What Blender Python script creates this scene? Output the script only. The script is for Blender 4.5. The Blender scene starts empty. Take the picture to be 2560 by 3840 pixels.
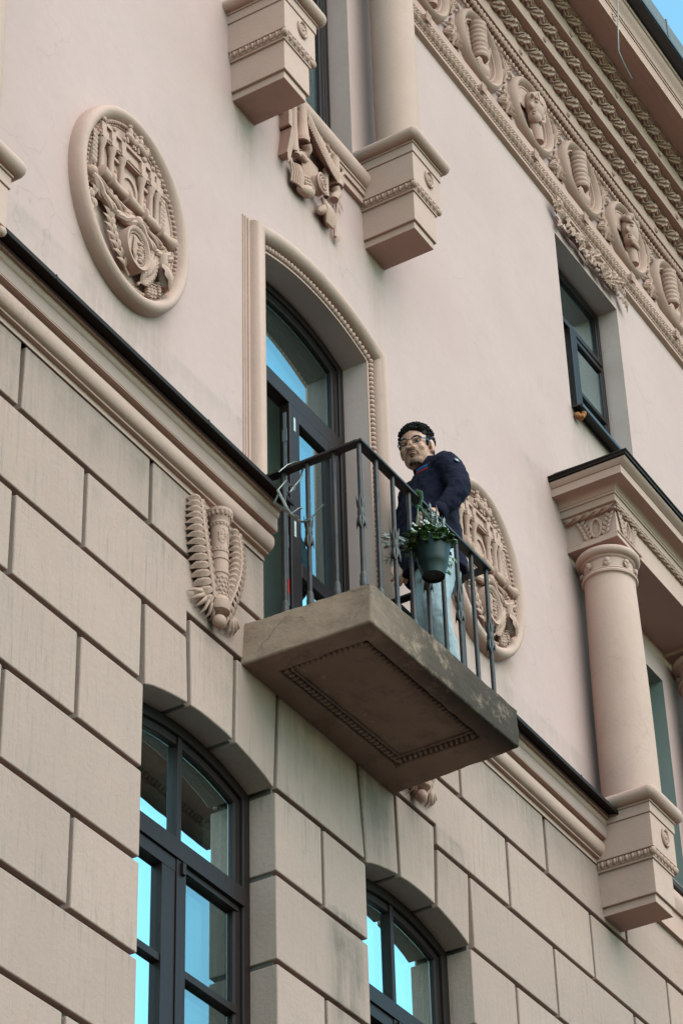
import bpy, bmesh, math, random
from mathutils import Vector, Matrix, Quaternion
from mathutils.geometry import tessellate_polygon
random.seed(7)
R_ = math.radians
sc = bpy.context.scene

# ---------------------------------------------------------------- scale: layout units -> metres
S = 0.82
def W(p):                       # layout point -> world point (metres)
    return Vector((p[0]*S, p[1]*S, (p[2]-1.6)*S+1.6))

# ---------------------------------------------------------------- camera
cam_d = bpy.data.cameras.new("camera"); cam = bpy.data.objects.new("camera", cam_d)
sc.collection.objects.link(cam); sc.camera = cam
rx = Vector((0.517857557, -0.855117364, -0.024450859))
dn = Vector((0.503383987, 0.327709205, -0.799506872))
fw = Vector((0.691684980, 0.401722505, 0.600159077))
m = Matrix((( rx.x, -dn.x, -fw.x, 0), (rx.y, -dn.y, -fw.y, 0), (rx.z, -dn.z, -fw.z, 0), (0, 0, 0, 1)))
cam.matrix_world = Matrix.Translation(W((0, -6.3, 1.6))) @ m
cam_d.sensor_fit = 'VERTICAL'; cam_d.sensor_height = 36.0
cam_d.lens = 36.0*10076.711/3840.0
cam_d.clip_start = 0.1; cam_d.clip_end = 500

# ---------------------------------------------------------------- world + sun
wd = bpy.data.worlds.new("World"); sc.world = wd; wd.use_nodes = True
nt = wd.node_tree; bg = nt.nodes['Background']
sky = nt.nodes.new('ShaderNodeTexSky'); sky.sky_type = 'NISHITA'; sky.sun_disc = False
SUN_EL, SUN_AZ = 47.0, 187.0          # azimuth measured clockwise from +Y
sky.sun_elevation = R_(SUN_EL); sky.sun_rotation = R_(SUN_AZ)
sky.air_density = 1.0; sky.dust_density = 0.2; sky.ozone_density = 0.6; sky.altitude = 100
tint = nt.nodes.new('ShaderNodeMix'); tint.data_type = 'RGBA'; tint.blend_type = 'MULTIPLY'
tint.inputs[0].default_value = 1.0; tint.inputs[7].default_value = (1.16, 1.66, 1.36, 1)
nt.links.new(sky.outputs[0], tint.inputs[6]); nt.links.new(tint.outputs[2], bg.inputs[0])
bg.inputs[1].default_value = 0.145
sd = bpy.data.lights.new("sun", 'SUN'); sd.energy = 2.1; sd.angle = R_(68); sd.color = (1.0, 0.955, 0.89)
so = bpy.data.objects.new("sun", sd); sc.collection.objects.link(so)
sv = Vector((math.sin(R_(SUN_AZ))*math.cos(R_(SUN_EL)), math.cos(R_(SUN_AZ))*math.cos(R_(SUN_EL)), math.sin(R_(SUN_EL))))
so.rotation_euler = sv.to_track_quat('Z', 'Y').to_euler()
sc.view_settings.view_transform = 'Standard'; sc.view_settings.look = 'None'
sc.view_settings.exposure = 0.98; sc.view_settings.gamma = 1.0
sc.cycles.max_bounces = 10; sc.cycles.transparent_max_bounces = 12

# ---------------------------------------------------------------- material helpers
MATS = {}
def new_mat(name):
    mt = bpy.data.materials.new(name); mt.use_nodes = True
    n = mt.node_tree; b = n.nodes['Principled BSDF']
    MATS[name] = mt
    return mt, n, b
def N(n, t, **kw):
    x = n.nodes.new(t)
    for k, v in kw.items(): setattr(x, k, v)
    return x
def noise(n, vec, scale, detail=5, rough=.6, stretch=None):
    mp = N(n, 'ShaderNodeMapping'); n.links.new(vec, mp.inputs[0])
    if stretch: mp.inputs['Scale'].default_value = stretch
    t = N(n, 'ShaderNodeTexNoise'); t.inputs['Scale'].default_value = scale
    t.inputs['Detail'].default_value = detail; t.inputs['Roughness'].default_value = rough
    n.links.new(mp.outputs[0], t.inputs['Vector']); return t.outputs['Fac']
def ramp(n, fac, a, b, ca=0.0, cb=1.0):
    r = N(n, 'ShaderNodeMapRange'); r.clamp = True
    n.links.new(fac, r.inputs[0]); r.inputs[1].default_value = a; r.inputs[2].default_value = b
    r.inputs[3].default_value = ca; r.inputs[4].default_value = cb; return r.outputs[0]
def mixc(n, fac, a, b):
    x = N(n, 'ShaderNodeMix'); x.data_type = 'RGBA'
    if isinstance(fac, float): x.inputs[0].default_value = fac
    else: n.links.new(fac, x.inputs[0])
    for i, v in ((6, a), (7, b)):
        if isinstance(v, tuple): x.inputs[i].default_value = (*v, 1) if len(v) == 3 else v
        else: n.links.new(v, x.inputs[i])
    return x.outputs[2]
def mul(n, a, b):
    x = N(n, 'ShaderNodeMath'); x.operation = 'MULTIPLY'
    n.links.new(a, x.inputs[0])
    if isinstance(b, float): x.inputs[1].default_value = b
    else: n.links.new(b, x.inputs[1])
    return x.outputs[0]
def bump(n, b, h, strength, dist=.01):
    x = N(n, 'ShaderNodeBump'); x.inputs['Strength'].default_value = strength; x.inputs['Distance'].default_value = dist
    n.links.new(h, x.inputs['Height']); n.links.new(x.outputs[0], b.inputs['Normal'])
def pos(n):
    return N(n, 'ShaderNodeNewGeometry').outputs['Position']

def stain(n, p, col, spots):
    # spots: (x0, x1, z_top, length, strength, colour) in layout units: ragged runs of dirt washed down from a ledge
    sep = N(n, 'ShaderNodeSeparateXYZ'); n.links.new(p, sep.inputs[0])
    rag = noise(n, p, 1.0, 7, .72, (26, 26, 1.6)); pat = noise(n, p, 5.0, 6, .7)
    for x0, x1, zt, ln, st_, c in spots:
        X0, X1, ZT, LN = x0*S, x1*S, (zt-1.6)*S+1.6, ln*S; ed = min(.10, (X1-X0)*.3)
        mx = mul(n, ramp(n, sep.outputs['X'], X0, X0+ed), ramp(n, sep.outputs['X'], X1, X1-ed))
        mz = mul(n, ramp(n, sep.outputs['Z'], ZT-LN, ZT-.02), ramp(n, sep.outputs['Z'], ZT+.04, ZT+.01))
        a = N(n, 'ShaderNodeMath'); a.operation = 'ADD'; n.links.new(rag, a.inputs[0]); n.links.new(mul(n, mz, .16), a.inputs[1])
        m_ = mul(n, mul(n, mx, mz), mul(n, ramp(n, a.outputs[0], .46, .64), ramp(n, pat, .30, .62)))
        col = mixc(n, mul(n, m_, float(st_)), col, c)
    return col
def stucco(name, c1, c2, streak=0.0, streak_col=(.16, .14, .125), cracks=0.0, dirt=0.3, dirt_col=(.26, .20, .15), bstr=.25, bs=55, rough=.9, island=0.0, spots=()):
    mt, n, b = new_mat(name); p = pos(n)
    if island:
        rnd_ = N(n, 'ShaderNodeNewGeometry').outputs['Random Per Island']
    big = noise(n, p, 1.1, 6, .6); fine = noise(n, p, 16, 5, .65)
    col = mixc(n, ramp(n, big, .32, .68), c1, c2)
    col = mixc(n, ramp(n, fine, .35, .8, 0, .30), col, tuple(x*.80 for x in c1))
    d = mul(n, ramp(n, noise(n, p, 2.6, 8, .7), .55, .78), float(dirt))
    col = mixc(n, d, col, dirt_col)
    if streak:
        s1 = ramp(n, noise(n, p, 1.0, 7, .75, (42, 42, 2.6)), .51, .72)
        s2 = ramp(n, noise(n, p, 1.0, 4, .6, (1.3, 1.3, 1.7)), .42, .68)
        col = mixc(n, mul(n, mul(n, s1, s2), float(streak)), col, streak_col)
        s3 = ramp(n, noise(n, p, 1.0, 5, .7, (120, 120, 7)), .58, .70, 0, .45)
        col = mixc(n, mul(n, s3, float(streak)), col, streak_col)
    if cracks:
        w = N(n, 'ShaderNodeVectorMath'); w.operation = 'ADD'
        nz = N(n, 'ShaderNodeTexNoise'); nz.inputs['Scale'].default_value = 2.2; nz.inputs['Detail'].default_value = 4
        n.links.new(p, nz.inputs['Vector']); n.links.new(p, w.inputs[0])
        sc_ = N(n, 'ShaderNodeVectorMath'); sc_.operation = 'SCALE'; sc_.inputs['Scale'].default_value = .7
        n.links.new(nz.outputs['Color'], sc_.inputs[0]); n.links.new(sc_.outputs[0], w.inputs[1])
        v = N(n, 'ShaderNodeTexVoronoi'); v.feature = 'DISTANCE_TO_EDGE'; v.inputs['Scale'].default_value = 1.05
        n.links.new(w.outputs[0], v.inputs['Vector'])
        line = ramp(n, v.outputs['Distance'], 0.0, .006, 1, 0)
        msk = ramp(n, noise(n, p, 1.3, 3), .50, .62)
        col = mixc(n, mul(n, mul(n, line, msk), float(cracks)), col, (.16, .12, .10))
    if spots: col = stain(n, p, col, spots)
    if island: col = mixc(n, mul(n, rnd_, float(island)), col, tuple(x*.62 for x in c2))
    n.links.new(col, b.inputs['Base Color']); b.inputs['Roughness'].default_value = rough
    b.inputs['Specular IOR Level'].default_value = .25
    h = noise(n, p, bs, 6, .7); bump(n, b, h, bstr, .008)
    return mt

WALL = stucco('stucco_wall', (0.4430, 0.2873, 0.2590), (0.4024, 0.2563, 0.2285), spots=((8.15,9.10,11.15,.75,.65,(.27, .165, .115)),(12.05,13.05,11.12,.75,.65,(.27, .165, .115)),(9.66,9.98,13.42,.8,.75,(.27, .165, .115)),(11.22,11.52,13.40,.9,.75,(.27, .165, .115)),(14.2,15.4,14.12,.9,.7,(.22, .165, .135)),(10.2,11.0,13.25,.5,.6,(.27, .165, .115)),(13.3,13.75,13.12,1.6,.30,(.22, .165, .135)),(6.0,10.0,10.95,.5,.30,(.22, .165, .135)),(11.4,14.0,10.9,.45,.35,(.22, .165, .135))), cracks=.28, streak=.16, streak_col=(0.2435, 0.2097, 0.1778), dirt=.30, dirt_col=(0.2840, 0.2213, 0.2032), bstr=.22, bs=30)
RUST = stucco('stucco_rusticated', (0.3762, 0.2421, 0.1995), (0.3309, 0.2107, 0.1734), streak=.85, streak_col=(0.1117, 0.0996, 0.0861), dirt=.38, dirt_col=(0.1906, 0.1734, 0.1499), bstr=.5, bs=38, island=.34, spots=((1.6,10.0,10.16,.42,.85,(.17, .125, .10)),(11.2,14.0,10.16,.42,.8,(.17, .125, .10)),(10.86,11.36,9.34,.75,1.0,(.085,.068,.055)),(10.55,11.0,8.3,1.6,.95,(.10,.08,.065)),(10.0,10.9,9.32,.6,.6,(.14,.11,.09)),(11.4,12.2,9.36,.6,.7,(.17, .125, .10)),(9.3,9.75,9.46,.6,.6,(.17, .125, .10))))
TRIM = stucco('stucco_trim', (0.4603, 0.2832, 0.2312), (0.3956, 0.2411, 0.1929), dirt=.35, dirt_col=(0.2014, 0.1555, 0.1133), cracks=.2, bstr=.3, bs=48)
ORN = stucco('stucco_ornament', (0.4297, 0.2568, 0.2034), (0.3615, 0.2118, 0.1624), dirt=.45, dirt_col=(0.1705, 0.1269, 0.0878), bstr=.35, bs=70)
GREYB = stucco('stucco_grey_band', (0.3480, 0.2224, 0.1848), (0.2977, 0.1891, 0.1589), streak=.3, dirt=.3, bstr=.35, bs=45)
FRZ = stucco('stucco_frieze', (0.4297, 0.2568, 0.2034), (0.3615, 0.2104, 0.1610), dirt=.35, dirt_col=(0.1841, 0.1342, 0.0914), bstr=.3, bs=60)
NICHE = stucco('niche_green_grey', (0.2046, 0.2108, 0.1922), (0.1798, 0.1860, 0.1705), dirt=.2, bstr=.2)
GROOVE = stucco('groove_shade', (0.1035, 0.0810, 0.0653), (0.0855, 0.0666, 0.0540), dirt=.3, bstr=.5)  # shade of the deep joints put into a darker base colour

def concrete():
    mt, n, b = new_mat('stained_concrete'); p = pos(n)
    col = mixc(n, ramp(n, noise(n, p, 3.2, 7, .7), .35, .7), (.300, .192, .142), (.245, .152, .110))
    col = mixc(n, ramp(n, noise(n, p, 9, 6, .7), .5, .72, 0, .7), col, (.150, .105, .080))
    # mould and soot: on the outer face and its underside, with its own ragged outline
    sep = N(n, 'ShaderNodeSeparateXYZ'); n.links.new(p, sep.inputs[0])
    near = ramp(n, sep.outputs['Y'], -.44, -.66, 0, 1)
    xr = ramp(n, sep.outputs['X'], 8.0, 8.5, .45, 1)
    mo = ramp(n, noise(n, p, 6.0, 9, .78), .32, .47)
    mm = mul(n, mul(n, near, mo), mul(n, xr, .93))
    col = mixc(n, mm, col, (.030, .023, .018))
    gr = mul(n, mul(n, near, ramp(n, noise(n, p, 13, 4, .6), .60, .68)), .55)
    col = mixc(n, gr, col, (.062, .066, .026))
    # pale runs of lime on the end face
    run = mul(n, ramp(n, noise(n, p, 1.0, 3, .5, (30, 30, 1.4)), .64, .69), ramp(n, sep.outputs['Y'], -.10, -.18, 0, 1))
    run = mul(n, run, ramp(n, sep.outputs['Y'], -.30, -.24, 0, .7))
    col = mixc(n, run, col, (.33, .29, .26))
    v = N(n, 'ShaderNodeTexVoronoi'); v.feature = 'DISTANCE_TO_EDGE'; v.inputs['Scale'].default_value = 3.1
    nz = N(n, 'ShaderNodeTexNoise'); nz.inputs['Scale'].default_value = 5; n.links.new(p, nz.inputs['Vector'])
    a = N(n, 'ShaderNodeMix'); a.data_type = 'RGBA'; a.inputs[0].default_value = .16
    n.links.new(p, a.inputs[6]); n.links.new(nz.outputs['Color'], a.inputs[7]); n.links.new(a.outputs[2], v.inputs['Vector'])
    ck = mul(n, mul(n, ramp(n, v.outputs['Distance'], 0, .010, 1, 0), ramp(n, noise(n, p, 4, 3), .48, .56)), ramp(n, sep.outputs['Z'], 7.985, 8.0, 0, 1))
    col = mixc(n, mul(n, ck, .8), col, (.09, .07, .055))
    n.links.new(col, b.inputs['Base Color']); b.inputs['Roughness'].default_value = .95; b.inputs['Specular IOR Level'].default_value = .10
    bump(n, b, noise(n, p, 40, 7, .75), .5, .012)
    return mt
CONC = concrete()

def simple(name, c, rough=.5, metal=0.0, var=.25, scale=12, c2=None, spec=.5, bstr=0.0, stretch=None):
    mt, n, b = new_mat(name); p = pos(n)
    col = mixc(n, ramp(n, noise(n, p, scale, 5, .65, stretch), .35, .7), c, c2 or tuple(x*(1-var) for x in c))
    n.links.new(col, b.inputs['Base Color']); b.inputs['Roughness'].default_value = rough
    b.inputs['Metallic'].default_value = metal; b.inputs['Specular IOR Level'].default_value = spec
    if bstr: bump(n, b, noise(n, p, scale*4, 5, .7, stretch), bstr, .004)
    return mt
FRAME = simple('brown_window_frame', (0.0182, 0.0105, 0.0091), .42, c2=(0.0126, 0.0063, 0.0056), scale=3, stretch=(30, 30, 2), spec=.16, bstr=.05)
FLASH = simple('brown_sheet_metal', (.0165, .0085, .0065), .65, .0, c2=(.009, .005, .0045), scale=5, spec=.14)
BLACKM = simple('black_sheet_metal', (.014, .013, .013), .4, scale=5)
IRON = simple('painted_iron', (.0063, .0098, .0147), .45, c2=(.042, .023, .0145), scale=22, spec=.28, bstr=.3)
IRONK = simple('rusted_iron', (0.0350, 0.0217, 0.0154), .6, c2=(0.0210, 0.0210, 0.0231), scale=26, bstr=.4)
ROOM = simple('room_plaster', (.80, .80, .74), .9, var=.08, scale=1.5)
ROOFT = simple('roof_sheet', (.085, .08, .075), .6, var=.3, scale=8)
WIREM = simple('galvanised_wire', (0.2448, 0.2448, 0.2232), .35, .7, scale=30)
CABLE = simple('grey_cable', (0.2376, 0.2232, 0.2088), .6, scale=10)
STEEL = simple('lock_strip_steel', (0.3240, 0.3312, 0.3600), .35, .6, scale=20)
REDP = simple('red_plastic', (.60, .02, .03), .4, scale=20)
WHITEP = simple('white_metal_clip', (0.4680, 0.4680, 0.4536), .4, scale=20)
FOAM = simple('orange_foam', (.42, .15, .045), .95, c2=(.20, .07, .025), scale=40, bstr=.8)
STREET = simple('street_paving', (.024, .017, .013), .9, var=.2, scale=2)

def glass():
    mt, n, b = new_mat('window_glass'); n.nodes.remove(b)
    out = n.nodes['Material Output']
    gl = N(n, 'ShaderNodeBsdfGlossy'); gl.inputs['Roughness'].default_value = 0.0
    gl.inputs['Color'].default_value = (.74, .96, 1.0, 1)
    tr = N(n, 'ShaderNodeBsdfTransparent'); tr.inputs['Color'].default_value = (.90, .93, .90, 1)
    lw = N(n, 'ShaderNodeFresnel'); lw.inputs['IOR'].default_value = 2.1
    f = ramp(n, lw.outputs[0], 0.1, .36, .16, .80)
    mx = N(n, 'ShaderNodeMixShader'); n.links.new(f, mx.inputs[0])
    n.links.new(tr.outputs[0], mx.inputs[1]); n.links.new(gl.outputs[0], mx.inputs[2])
    n.links.new(mx.outputs[0], out.inputs[0]); return mt
GLASS = glass()

def skin():
    mt, n, b = new_mat('skin'); p = pos(n)
    col = mixc(n, ramp(n, noise(n, p, 14, 4), .35, .7), (.50, .245, .172), (.43, .190, .130))
    n.links.new(col, b.inputs['Base Color']); b.inputs['Roughness'].default_value = .5
    b.inputs['Subsurface Weight'].default_value = .12; b.inputs['Subsurface Radius'].default_value = (.012, .005, .003)
    bump(n, b, noise(n, p, 220, 3), .08, .002); return mt
SKIN = skin()
HAIR = simple('dark_hair', (.008, .006, .0055), .8, scale=60, c2=(.016, .012, .011), spec=.15)
STUB = simple('stubble', (0.0540, 0.0288, 0.0202), .75, scale=120, c2=(0.1728, 0.0900, 0.0612))
LIPS = simple('lips', (0.2592, 0.0972, 0.0828), .45, scale=20)
NAVY = simple('navy_fleece', (.0058, .0058, .0155), .95, c2=(.0105, .0072, .0175), scale=18, bstr=.35, spec=.15)
JEANS = simple('light_jeans', (.275, .315, .345), .9, c2=(.365, .405, .42), scale=7, bstr=.3)
STRB = simple('stripe_blue', (0.0216, 0.1152, 0.3024), .8); STRN = simple('stripe_navy_blue', (0.0108, 0.0360, 0.1440), .8); STRR = simple('stripe_red', (0.3960, 0.0144, 0.0360), .8)
SHOE = simple('shoe', (.05, .05, .055), .6)
EYEW = simple('eye_white', (0.3960, 0.3744, 0.3528), .3); IRIS = simple('iris', (0.0252, 0.0158, 0.0115), .2)
GFRAME = simple('spectacle_frame', (.006, .007, .009), .6, spec=.12); GTEMPLE = simple('spectacle_temple_blue', (.03, .12, .22), .5, spec=.2)
BADGE_R = simple('badge_ring', (0.0720, 0.0792, 0.0864), .35); BADGE_W = simple('badge_white', (0.5040, 0.5184, 0.5256), .4); BADGE_B = simple('badge_blue', (0.0216, 0.1800, 0.3240), .4)
POT = simple('dark_green_plastic', (.0045, .0105, .0085), .45, c2=(.008, .016, .013), scale=9, spec=.25)
POTK = simple('black_plastic', (.010, .011, .011), .45)
HOOK = simple('green_plastic_hook', (.030, .070, .026), .5, spec=.3); LAB = simple('pot_label', (0.1584, 0.1656, 0.1656), .5)
LEAF = simple('begonia_leaf', (.028, .072, .014), .45, c2=(.075, .125, .022), scale=45)
SILV = simple('silver_leaf', (.19, .20, .18), .9, c2=(.28, .285, .265), scale=40)
PETW = simple('white_petal', (0.5328, 0.5184, 0.4608), .6); PETP = simple('pink_petal', (0.4320, 0.0864, 0.1296), .6); SOIL = simple('soil', (0.0216, 0.0158, 0.0115), .95)

# ---------------------------------------------------------------- mesh builder (layout units)
class MB:
    def __init__(s): s.v = []; s.f = []
    def add(s, vs, fs):
        o = len(s.v); s.v += [tuple(q) for q in vs]; s.f += [tuple(i+o for i in f) for f in fs]
    def box(s, x0, x1, y0, y1, z0, z1):
        s.add([(x0,y0,z0),(x1,y0,z0),(x1,y1,z0),(x0,y1,z0),(x0,y0,z1),(x1,y0,z1),(x1,y1,z1),(x0,y1,z1)],
              [(0,3,2,1),(4,5,6,7),(0,1,5,4),(1,2,6,5),(2,3,7,6),(3,0,4,7)])
    def obox(s, c, ax, ay, az):     # oriented box: centre + three half-axis vectors
        c, ax, ay, az = map(Vector, (c, ax, ay, az)); vs = []
        for k in (-1, 1):
            for i, j in ((-1,-1),(1,-1),(1,1),(-1,1)): vs.append(c+ax*i+ay*j+az*k)
        s.add(vs, [(0,3,2,1),(4,5,6,7),(0,1,5,4),(1,2,6,5),(2,3,7,6),(3,0,4,7)])
    def prism(s, poly, y0, y1):     # polygon in x,z pushed along y
        n = len(poly)
        s.add([(x,y0,z) for x,z in poly]+[(x,y1,z) for x,z in poly],
              [tuple(range(n)), tuple(range(2*n-1,n-1,-1))]+[(i,(i+1)%n,n+(i+1)%n,n+i) for i in range(n)])
    def slab(s, poly, z0, z1):      # polygon in x,y pushed along z
        n = len(poly)
        s.add([(x,y,z0) for x,y in poly]+[(x,y,z1) for x,y in poly],
              [tuple(range(n)), tuple(range(2*n-1,n-1,-1))]+[(i,(i+1)%n,n+(i+1)%n,n+i) for i in range(n)])
    def extr(s, prof, x0, x1, cap=True):    # profile in y,z run along x
        n = len(prof)
        fs = [(i,i+1,n+i+1,n+i) for i in range(n-1)]
        if cap: fs += [tuple(range(n)), tuple(range(2*n-1,n-1,-1)), (n-1,0,n,2*n-1)]
        s.add([(x0,y,z) for y,z in prof]+[(x1,y,z) for y,z in prof], fs)
    def ell(s, c, r, rot=None, nu=10, nv=7):
        c = Vector(c); r = (r,r,r) if not hasattr(r,'__len__') else r
        vs = []
        for j in range(nv+1):
            ph = math.pi*j/nv
            for i in range(nu):
                th = 2*math.pi*i/nu
                q = Vector((r[0]*math.sin(ph)*math.cos(th), r[1]*math.sin(ph)*math.sin(th), r[2]*math.cos(ph)))
                if rot is not None: q = rot @ q
                vs.append(c+q)
        fs = [(j*nu+i, j*nu+(i+1)%nu, (j+1)*nu+(i+1)%nu, (j+1)*nu+i) for j in range(nv) for i in range(nu)]
        s.add(vs, fs)
    def tube(s, pts, r, n=8, closed=False, flat=None):
        pts = [Vector(p) for p in pts]; m_ = len(pts)
        rs = r if hasattr(r,'__len__') else [r]*m_
        up = None; vs = []
        for k in range(m_):
            a = pts[(k-1) % m_] if (closed or k > 0) else pts[k]
            b = pts[(k+1) % m_] if (closed or k < m_-1) else pts[k]
            t = (b-a).normalized()
            if up is None:
                up = Vector((0,0,1)) if abs(t.z) < .9 else Vector((0,1,0))
            u = (up - t*up.dot(t)).normalized(); w = t.cross(u); up = u
            for i in range(n):
                th = 2*math.pi*i/n
                vs.append(pts[k]+(u*math.cos(th)+w*math.sin(th)*(flat or 1))*rs[k])
        L = m_ if closed else m_-1
        fs = [(k*n+i, k*n+(i+1)%n, ((k+1)%m_)*n+(i+1)%n, ((k+1)%m_)*n+i) for k in range(L) for i in range(n)]
        if not closed: fs += [tuple(range(n-1,-1,-1)), tuple(range((m_-1)*n, m_*n))]
        s.add(vs, fs)
    def lathe(s, prof, c, n=24, a0=0, a1=2*math.pi, axis=None):
        c = Vector(c); full = abs(a1-a0-2*math.pi) < 1e-6; k = n if full else n+1
        rot = Vector((0,0,1)).rotation_difference(Vector(axis)) if axis else None
        vs = []
        for r, z in prof:
            for i in range(k):
                th = a0+(a1-a0)*i/n; q = Vector((r*math.cos(th), r*math.sin(th), z))
                if rot: q = rot @ q
                vs.append(c+q)
        fs = [(j*k+i, j*k+(i+1)%k, (j+1)*k+(i+1)%k, (j+1)*k+i) for j in range(len(prof)-1) for i in range(k if full else n)]
        if full: fs += [tuple(range(k-1,-1,-1)), tuple(range((len(prof)-1)*k, len(prof)*k))]
        s.add(vs, fs)
    def sweep(s, path, prof, caps=True):    # path in x,z (left normal = outward), profile (offset, y)
        n = len(path); k = len(prof); vs = []
        for i in range(n):
            p = Vector(path[i]); d0 = (p-Vector(path[i-1])).normalized() if i else None
            d1 = (Vector(path[i+1])-p).normalized() if i < n-1 else None
            d0 = d0 or d1; d1 = d1 or d0
            n0 = Vector((-d0.y, d0.x)); n1 = Vector((-d1.y, d1.x)); nn = (n0+n1).normalized(); nn /= max(.3, nn.dot(n0))
            for o, y in prof: vs.append((p.x+nn.x*o, y, p.y+nn.y*o))
        fs = [(i*k+j, i*k+j+1, (i+1)*k+j+1, (i+1)*k+j) for i in range(n-1) for j in range(k-1)]
        if caps: fs += [tuple(range(k)), tuple(range((n-1)*k, n*k))]
        s.add(vs, fs)
    def leaf(s, p, d, L, w, nrm=(0,-1,0), bulge=.35, curl=0.0, n=5, ser=0.0, fold=.25):
        p = Vector(p); d = Vector(d).normalized(); nrm = Vector(nrm)
        nrm = (nrm-d*nrm.dot(d)).normalized(); t = d.cross(nrm); vs = []
        for i in range(n+1):
            u = i/n; hw = w*.5*math.sin(math.pi*min(1, u**.8*.96+.04))
            if ser and 0 < i < n: hw *= 1+ser*(1 if i % 2 else -1)
            c = p+d*L*u+nrm*(bulge*w*math.sin(math.pi*u)+curl*u*u*L)
            vs += [c-t*hw-nrm*fold*hw, c-t*hw*.45+nrm*fold*hw*.5, c-nrm*fold*hw*.15, c+t*hw*.45+nrm*fold*hw*.5, c+t*hw-nrm*fold*hw]
        s.add(vs, [(i*5+j, i*5+j+1, i*5+j+6, i*5+j+5) for i in range(n) for j in range(4)])
    def build(s, name, mat, parent=None, smooth=True, ang=38, bev=0, at=None, segs=2, recalc=True, harden=True):
        o0 = W(at) if at else Vector((0,0,0))
        if parent is not None and at is None: o0 = parent.matrix_world.translation.copy() if False else ORG.get(parent.name, Vector((0,0,0)))
        me = bpy.data.meshes.new(name)
        me.from_pydata([W(q)-o0 for q in s.v], [], s.f)
        bm = bmesh.new(); bm.from_mesh(me)
        bmesh.ops.remove_doubles(bm, verts=bm.verts, dist=1e-5)
        if recalc: bmesh.ops.recalc_face_normals(bm, faces=bm.faces)
        bm.to_mesh(me); bm.free()
        if smooth:
            me.shade_smooth(); me.set_sharp_from_angle(angle=R_(ang))
        me.materials.append(mat)
        o = bpy.data.objects.new(name, me); sc.collection.objects.link(o)
        ORG[o.name] = o0
        if parent is not None:
            o.parent = parent; o.location = o0-ORG.get(parent.name, Vector((0,0,0)))
        else: o.location = o0
        if bev:
            md = o.modifiers.new('bevel', 'BEVEL'); md.width = bev; md.segments = segs; md.limit_method = 'ANGLE'; md.angle_limit = R_(40); md.harden_normals = harden
        return o
ORG = {}
def thing(name, at, label, cat, group=None):
    o = bpy.data.objects.new(name, None); sc.collection.objects.link(o)
    o.location = W(at); ORG[o.name] = W(at); o.empty_display_size = .2
    o['label'] = label; o['category'] = cat
    if group: o['group'] = group
    return o
def part(name, at, parent):     # a part that only gathers sub-parts
    o = bpy.data.objects.new(name, None); sc.collection.objects.link(o)
    ORG[o.name] = W(at); o.parent = parent; o.location = W(at)-ORG[parent.name]; return o
def copy_part(o, off, parent):
    off = Vector(off)*S
    def rec(src, par, top):
        c = src.copy(); sc.collection.objects.link(c); c.parent = par
        ORG[c.name] = ORG[src.name]+off
        if top: c.location = src.location+off
        for ch in list(src.children): rec(ch, c, False)
        return c
    return rec(o, parent, True)

# ================================================================ setting: street
g = MB(); g.add([(-300,-300,0),(300,-300,0),(300,300,0),(-300,300,0)], [(0,1,2,3)])
me = bpy.data.meshes.new('street'); me.from_pydata([(-300,-300,0),(300,-300,0),(300,300,0),(-300,300,0)], [], [(0,1,2,3)]); me.materials.append(STREET)
st = bpy.data.objects.new('street', me); sc.collection.objects.link(st); st['kind'] = 'structure'

# ================================================================ the building
BX0, BX1 = 1.5, 24.0
GZ = -.35            # street level in layout units
bld = thing('apartment_building', (10.59, 0, GZ), 'ornate beige stucco apartment building with carved medallions, columns and a balcony', 'building')

def arc_pts(xc, half, zs, sag, n=14):      # left spring -> right spring over the crest
    Rr = (half*half+sag*sag)/(2*sag); zc = zs+sag-Rr; a = math.asin(half/Rr)
    return [(xc+Rr*math.sin(-a+2*a*i/n), zc+Rr*math.cos(-a+2*a*i/n)) for i in range(n+1)]
def arc_z(x, xc, half, zs, sag):
    Rr = (half*half+sag*sag)/(2*sag); return zs+sag-Rr+math.sqrt(max(0, Rr*Rr-(x-xc)**2))

DX = 10.595; DH = .60                       # door axis and half width
W1 = (9.492, .594, 8.755, .10); W2 = (11.573, .583, 8.755, .10)

# ---- upper wall: one sheet with reveals
def wall_sheet():
    mb = MB()
    door = arc_pts(DX, DH, 12.40, .105)
    outer = [(BX0,10.15),(DX-DH,10.15)]+door+[(DX+DH,10.15),(BX1,10.15),(BX1,18.25),(BX0,18.25)]
    holes = [[(10.04,14.02),(11.134,14.02),(11.134,17.2),(10.04,17.2)],
             [(14.286,14.15),(15.37,14.15),(15.37,15.91),(14.286,15.91)],
             [(14.39,10.62),(15.44,10.62),(15.44,12.36),(14.39,12.36)],
             [(18.5,14.15),(19.6,14.15),(19.6,15.91),(18.5,15.91)],
             [(4.6,12.2),(5.7,12.2),(5.7,15.2),(4.6,15.2)]]
    loops = [outer]+holes
    flat = [q for l in loops for q in l]
    tri = tessellate_polygon([[Vector((x,z,0)) for x,z in l] for l in loops])
    mb.add([(x,0,z) for x,z in flat], [tuple(t) for t in tri])
    def rev(l, d, closed=True):
        n = len(l); mb.add([(x,0,z) for x,z in l]+[(x,d,z) for x,z in l], [(i,(i+1)%n,n+(i+1)%n,n+i) for i in range(n if closed else n-1)])
    rev([(DX-DH,10.15)]+door+[(DX+DH,10.15)], .20, False)
    for h in (holes[0], holes[1], holes[3], holes[4]): rev(h, .19)
    return mb, holes
mb, holes = wall_sheet()
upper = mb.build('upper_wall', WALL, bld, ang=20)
nb = MB(); h = holes[2]
nb.add([(x,0.002,z) for x,z in h]+[(x,.42,z) for x,z in h], [(i,(i+1)%4,4+(i+1)%4,4+i) for i in range(4)]+[(4,5,6,7)])
nb.build('niche', NICHE, bld, ang=20)

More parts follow.
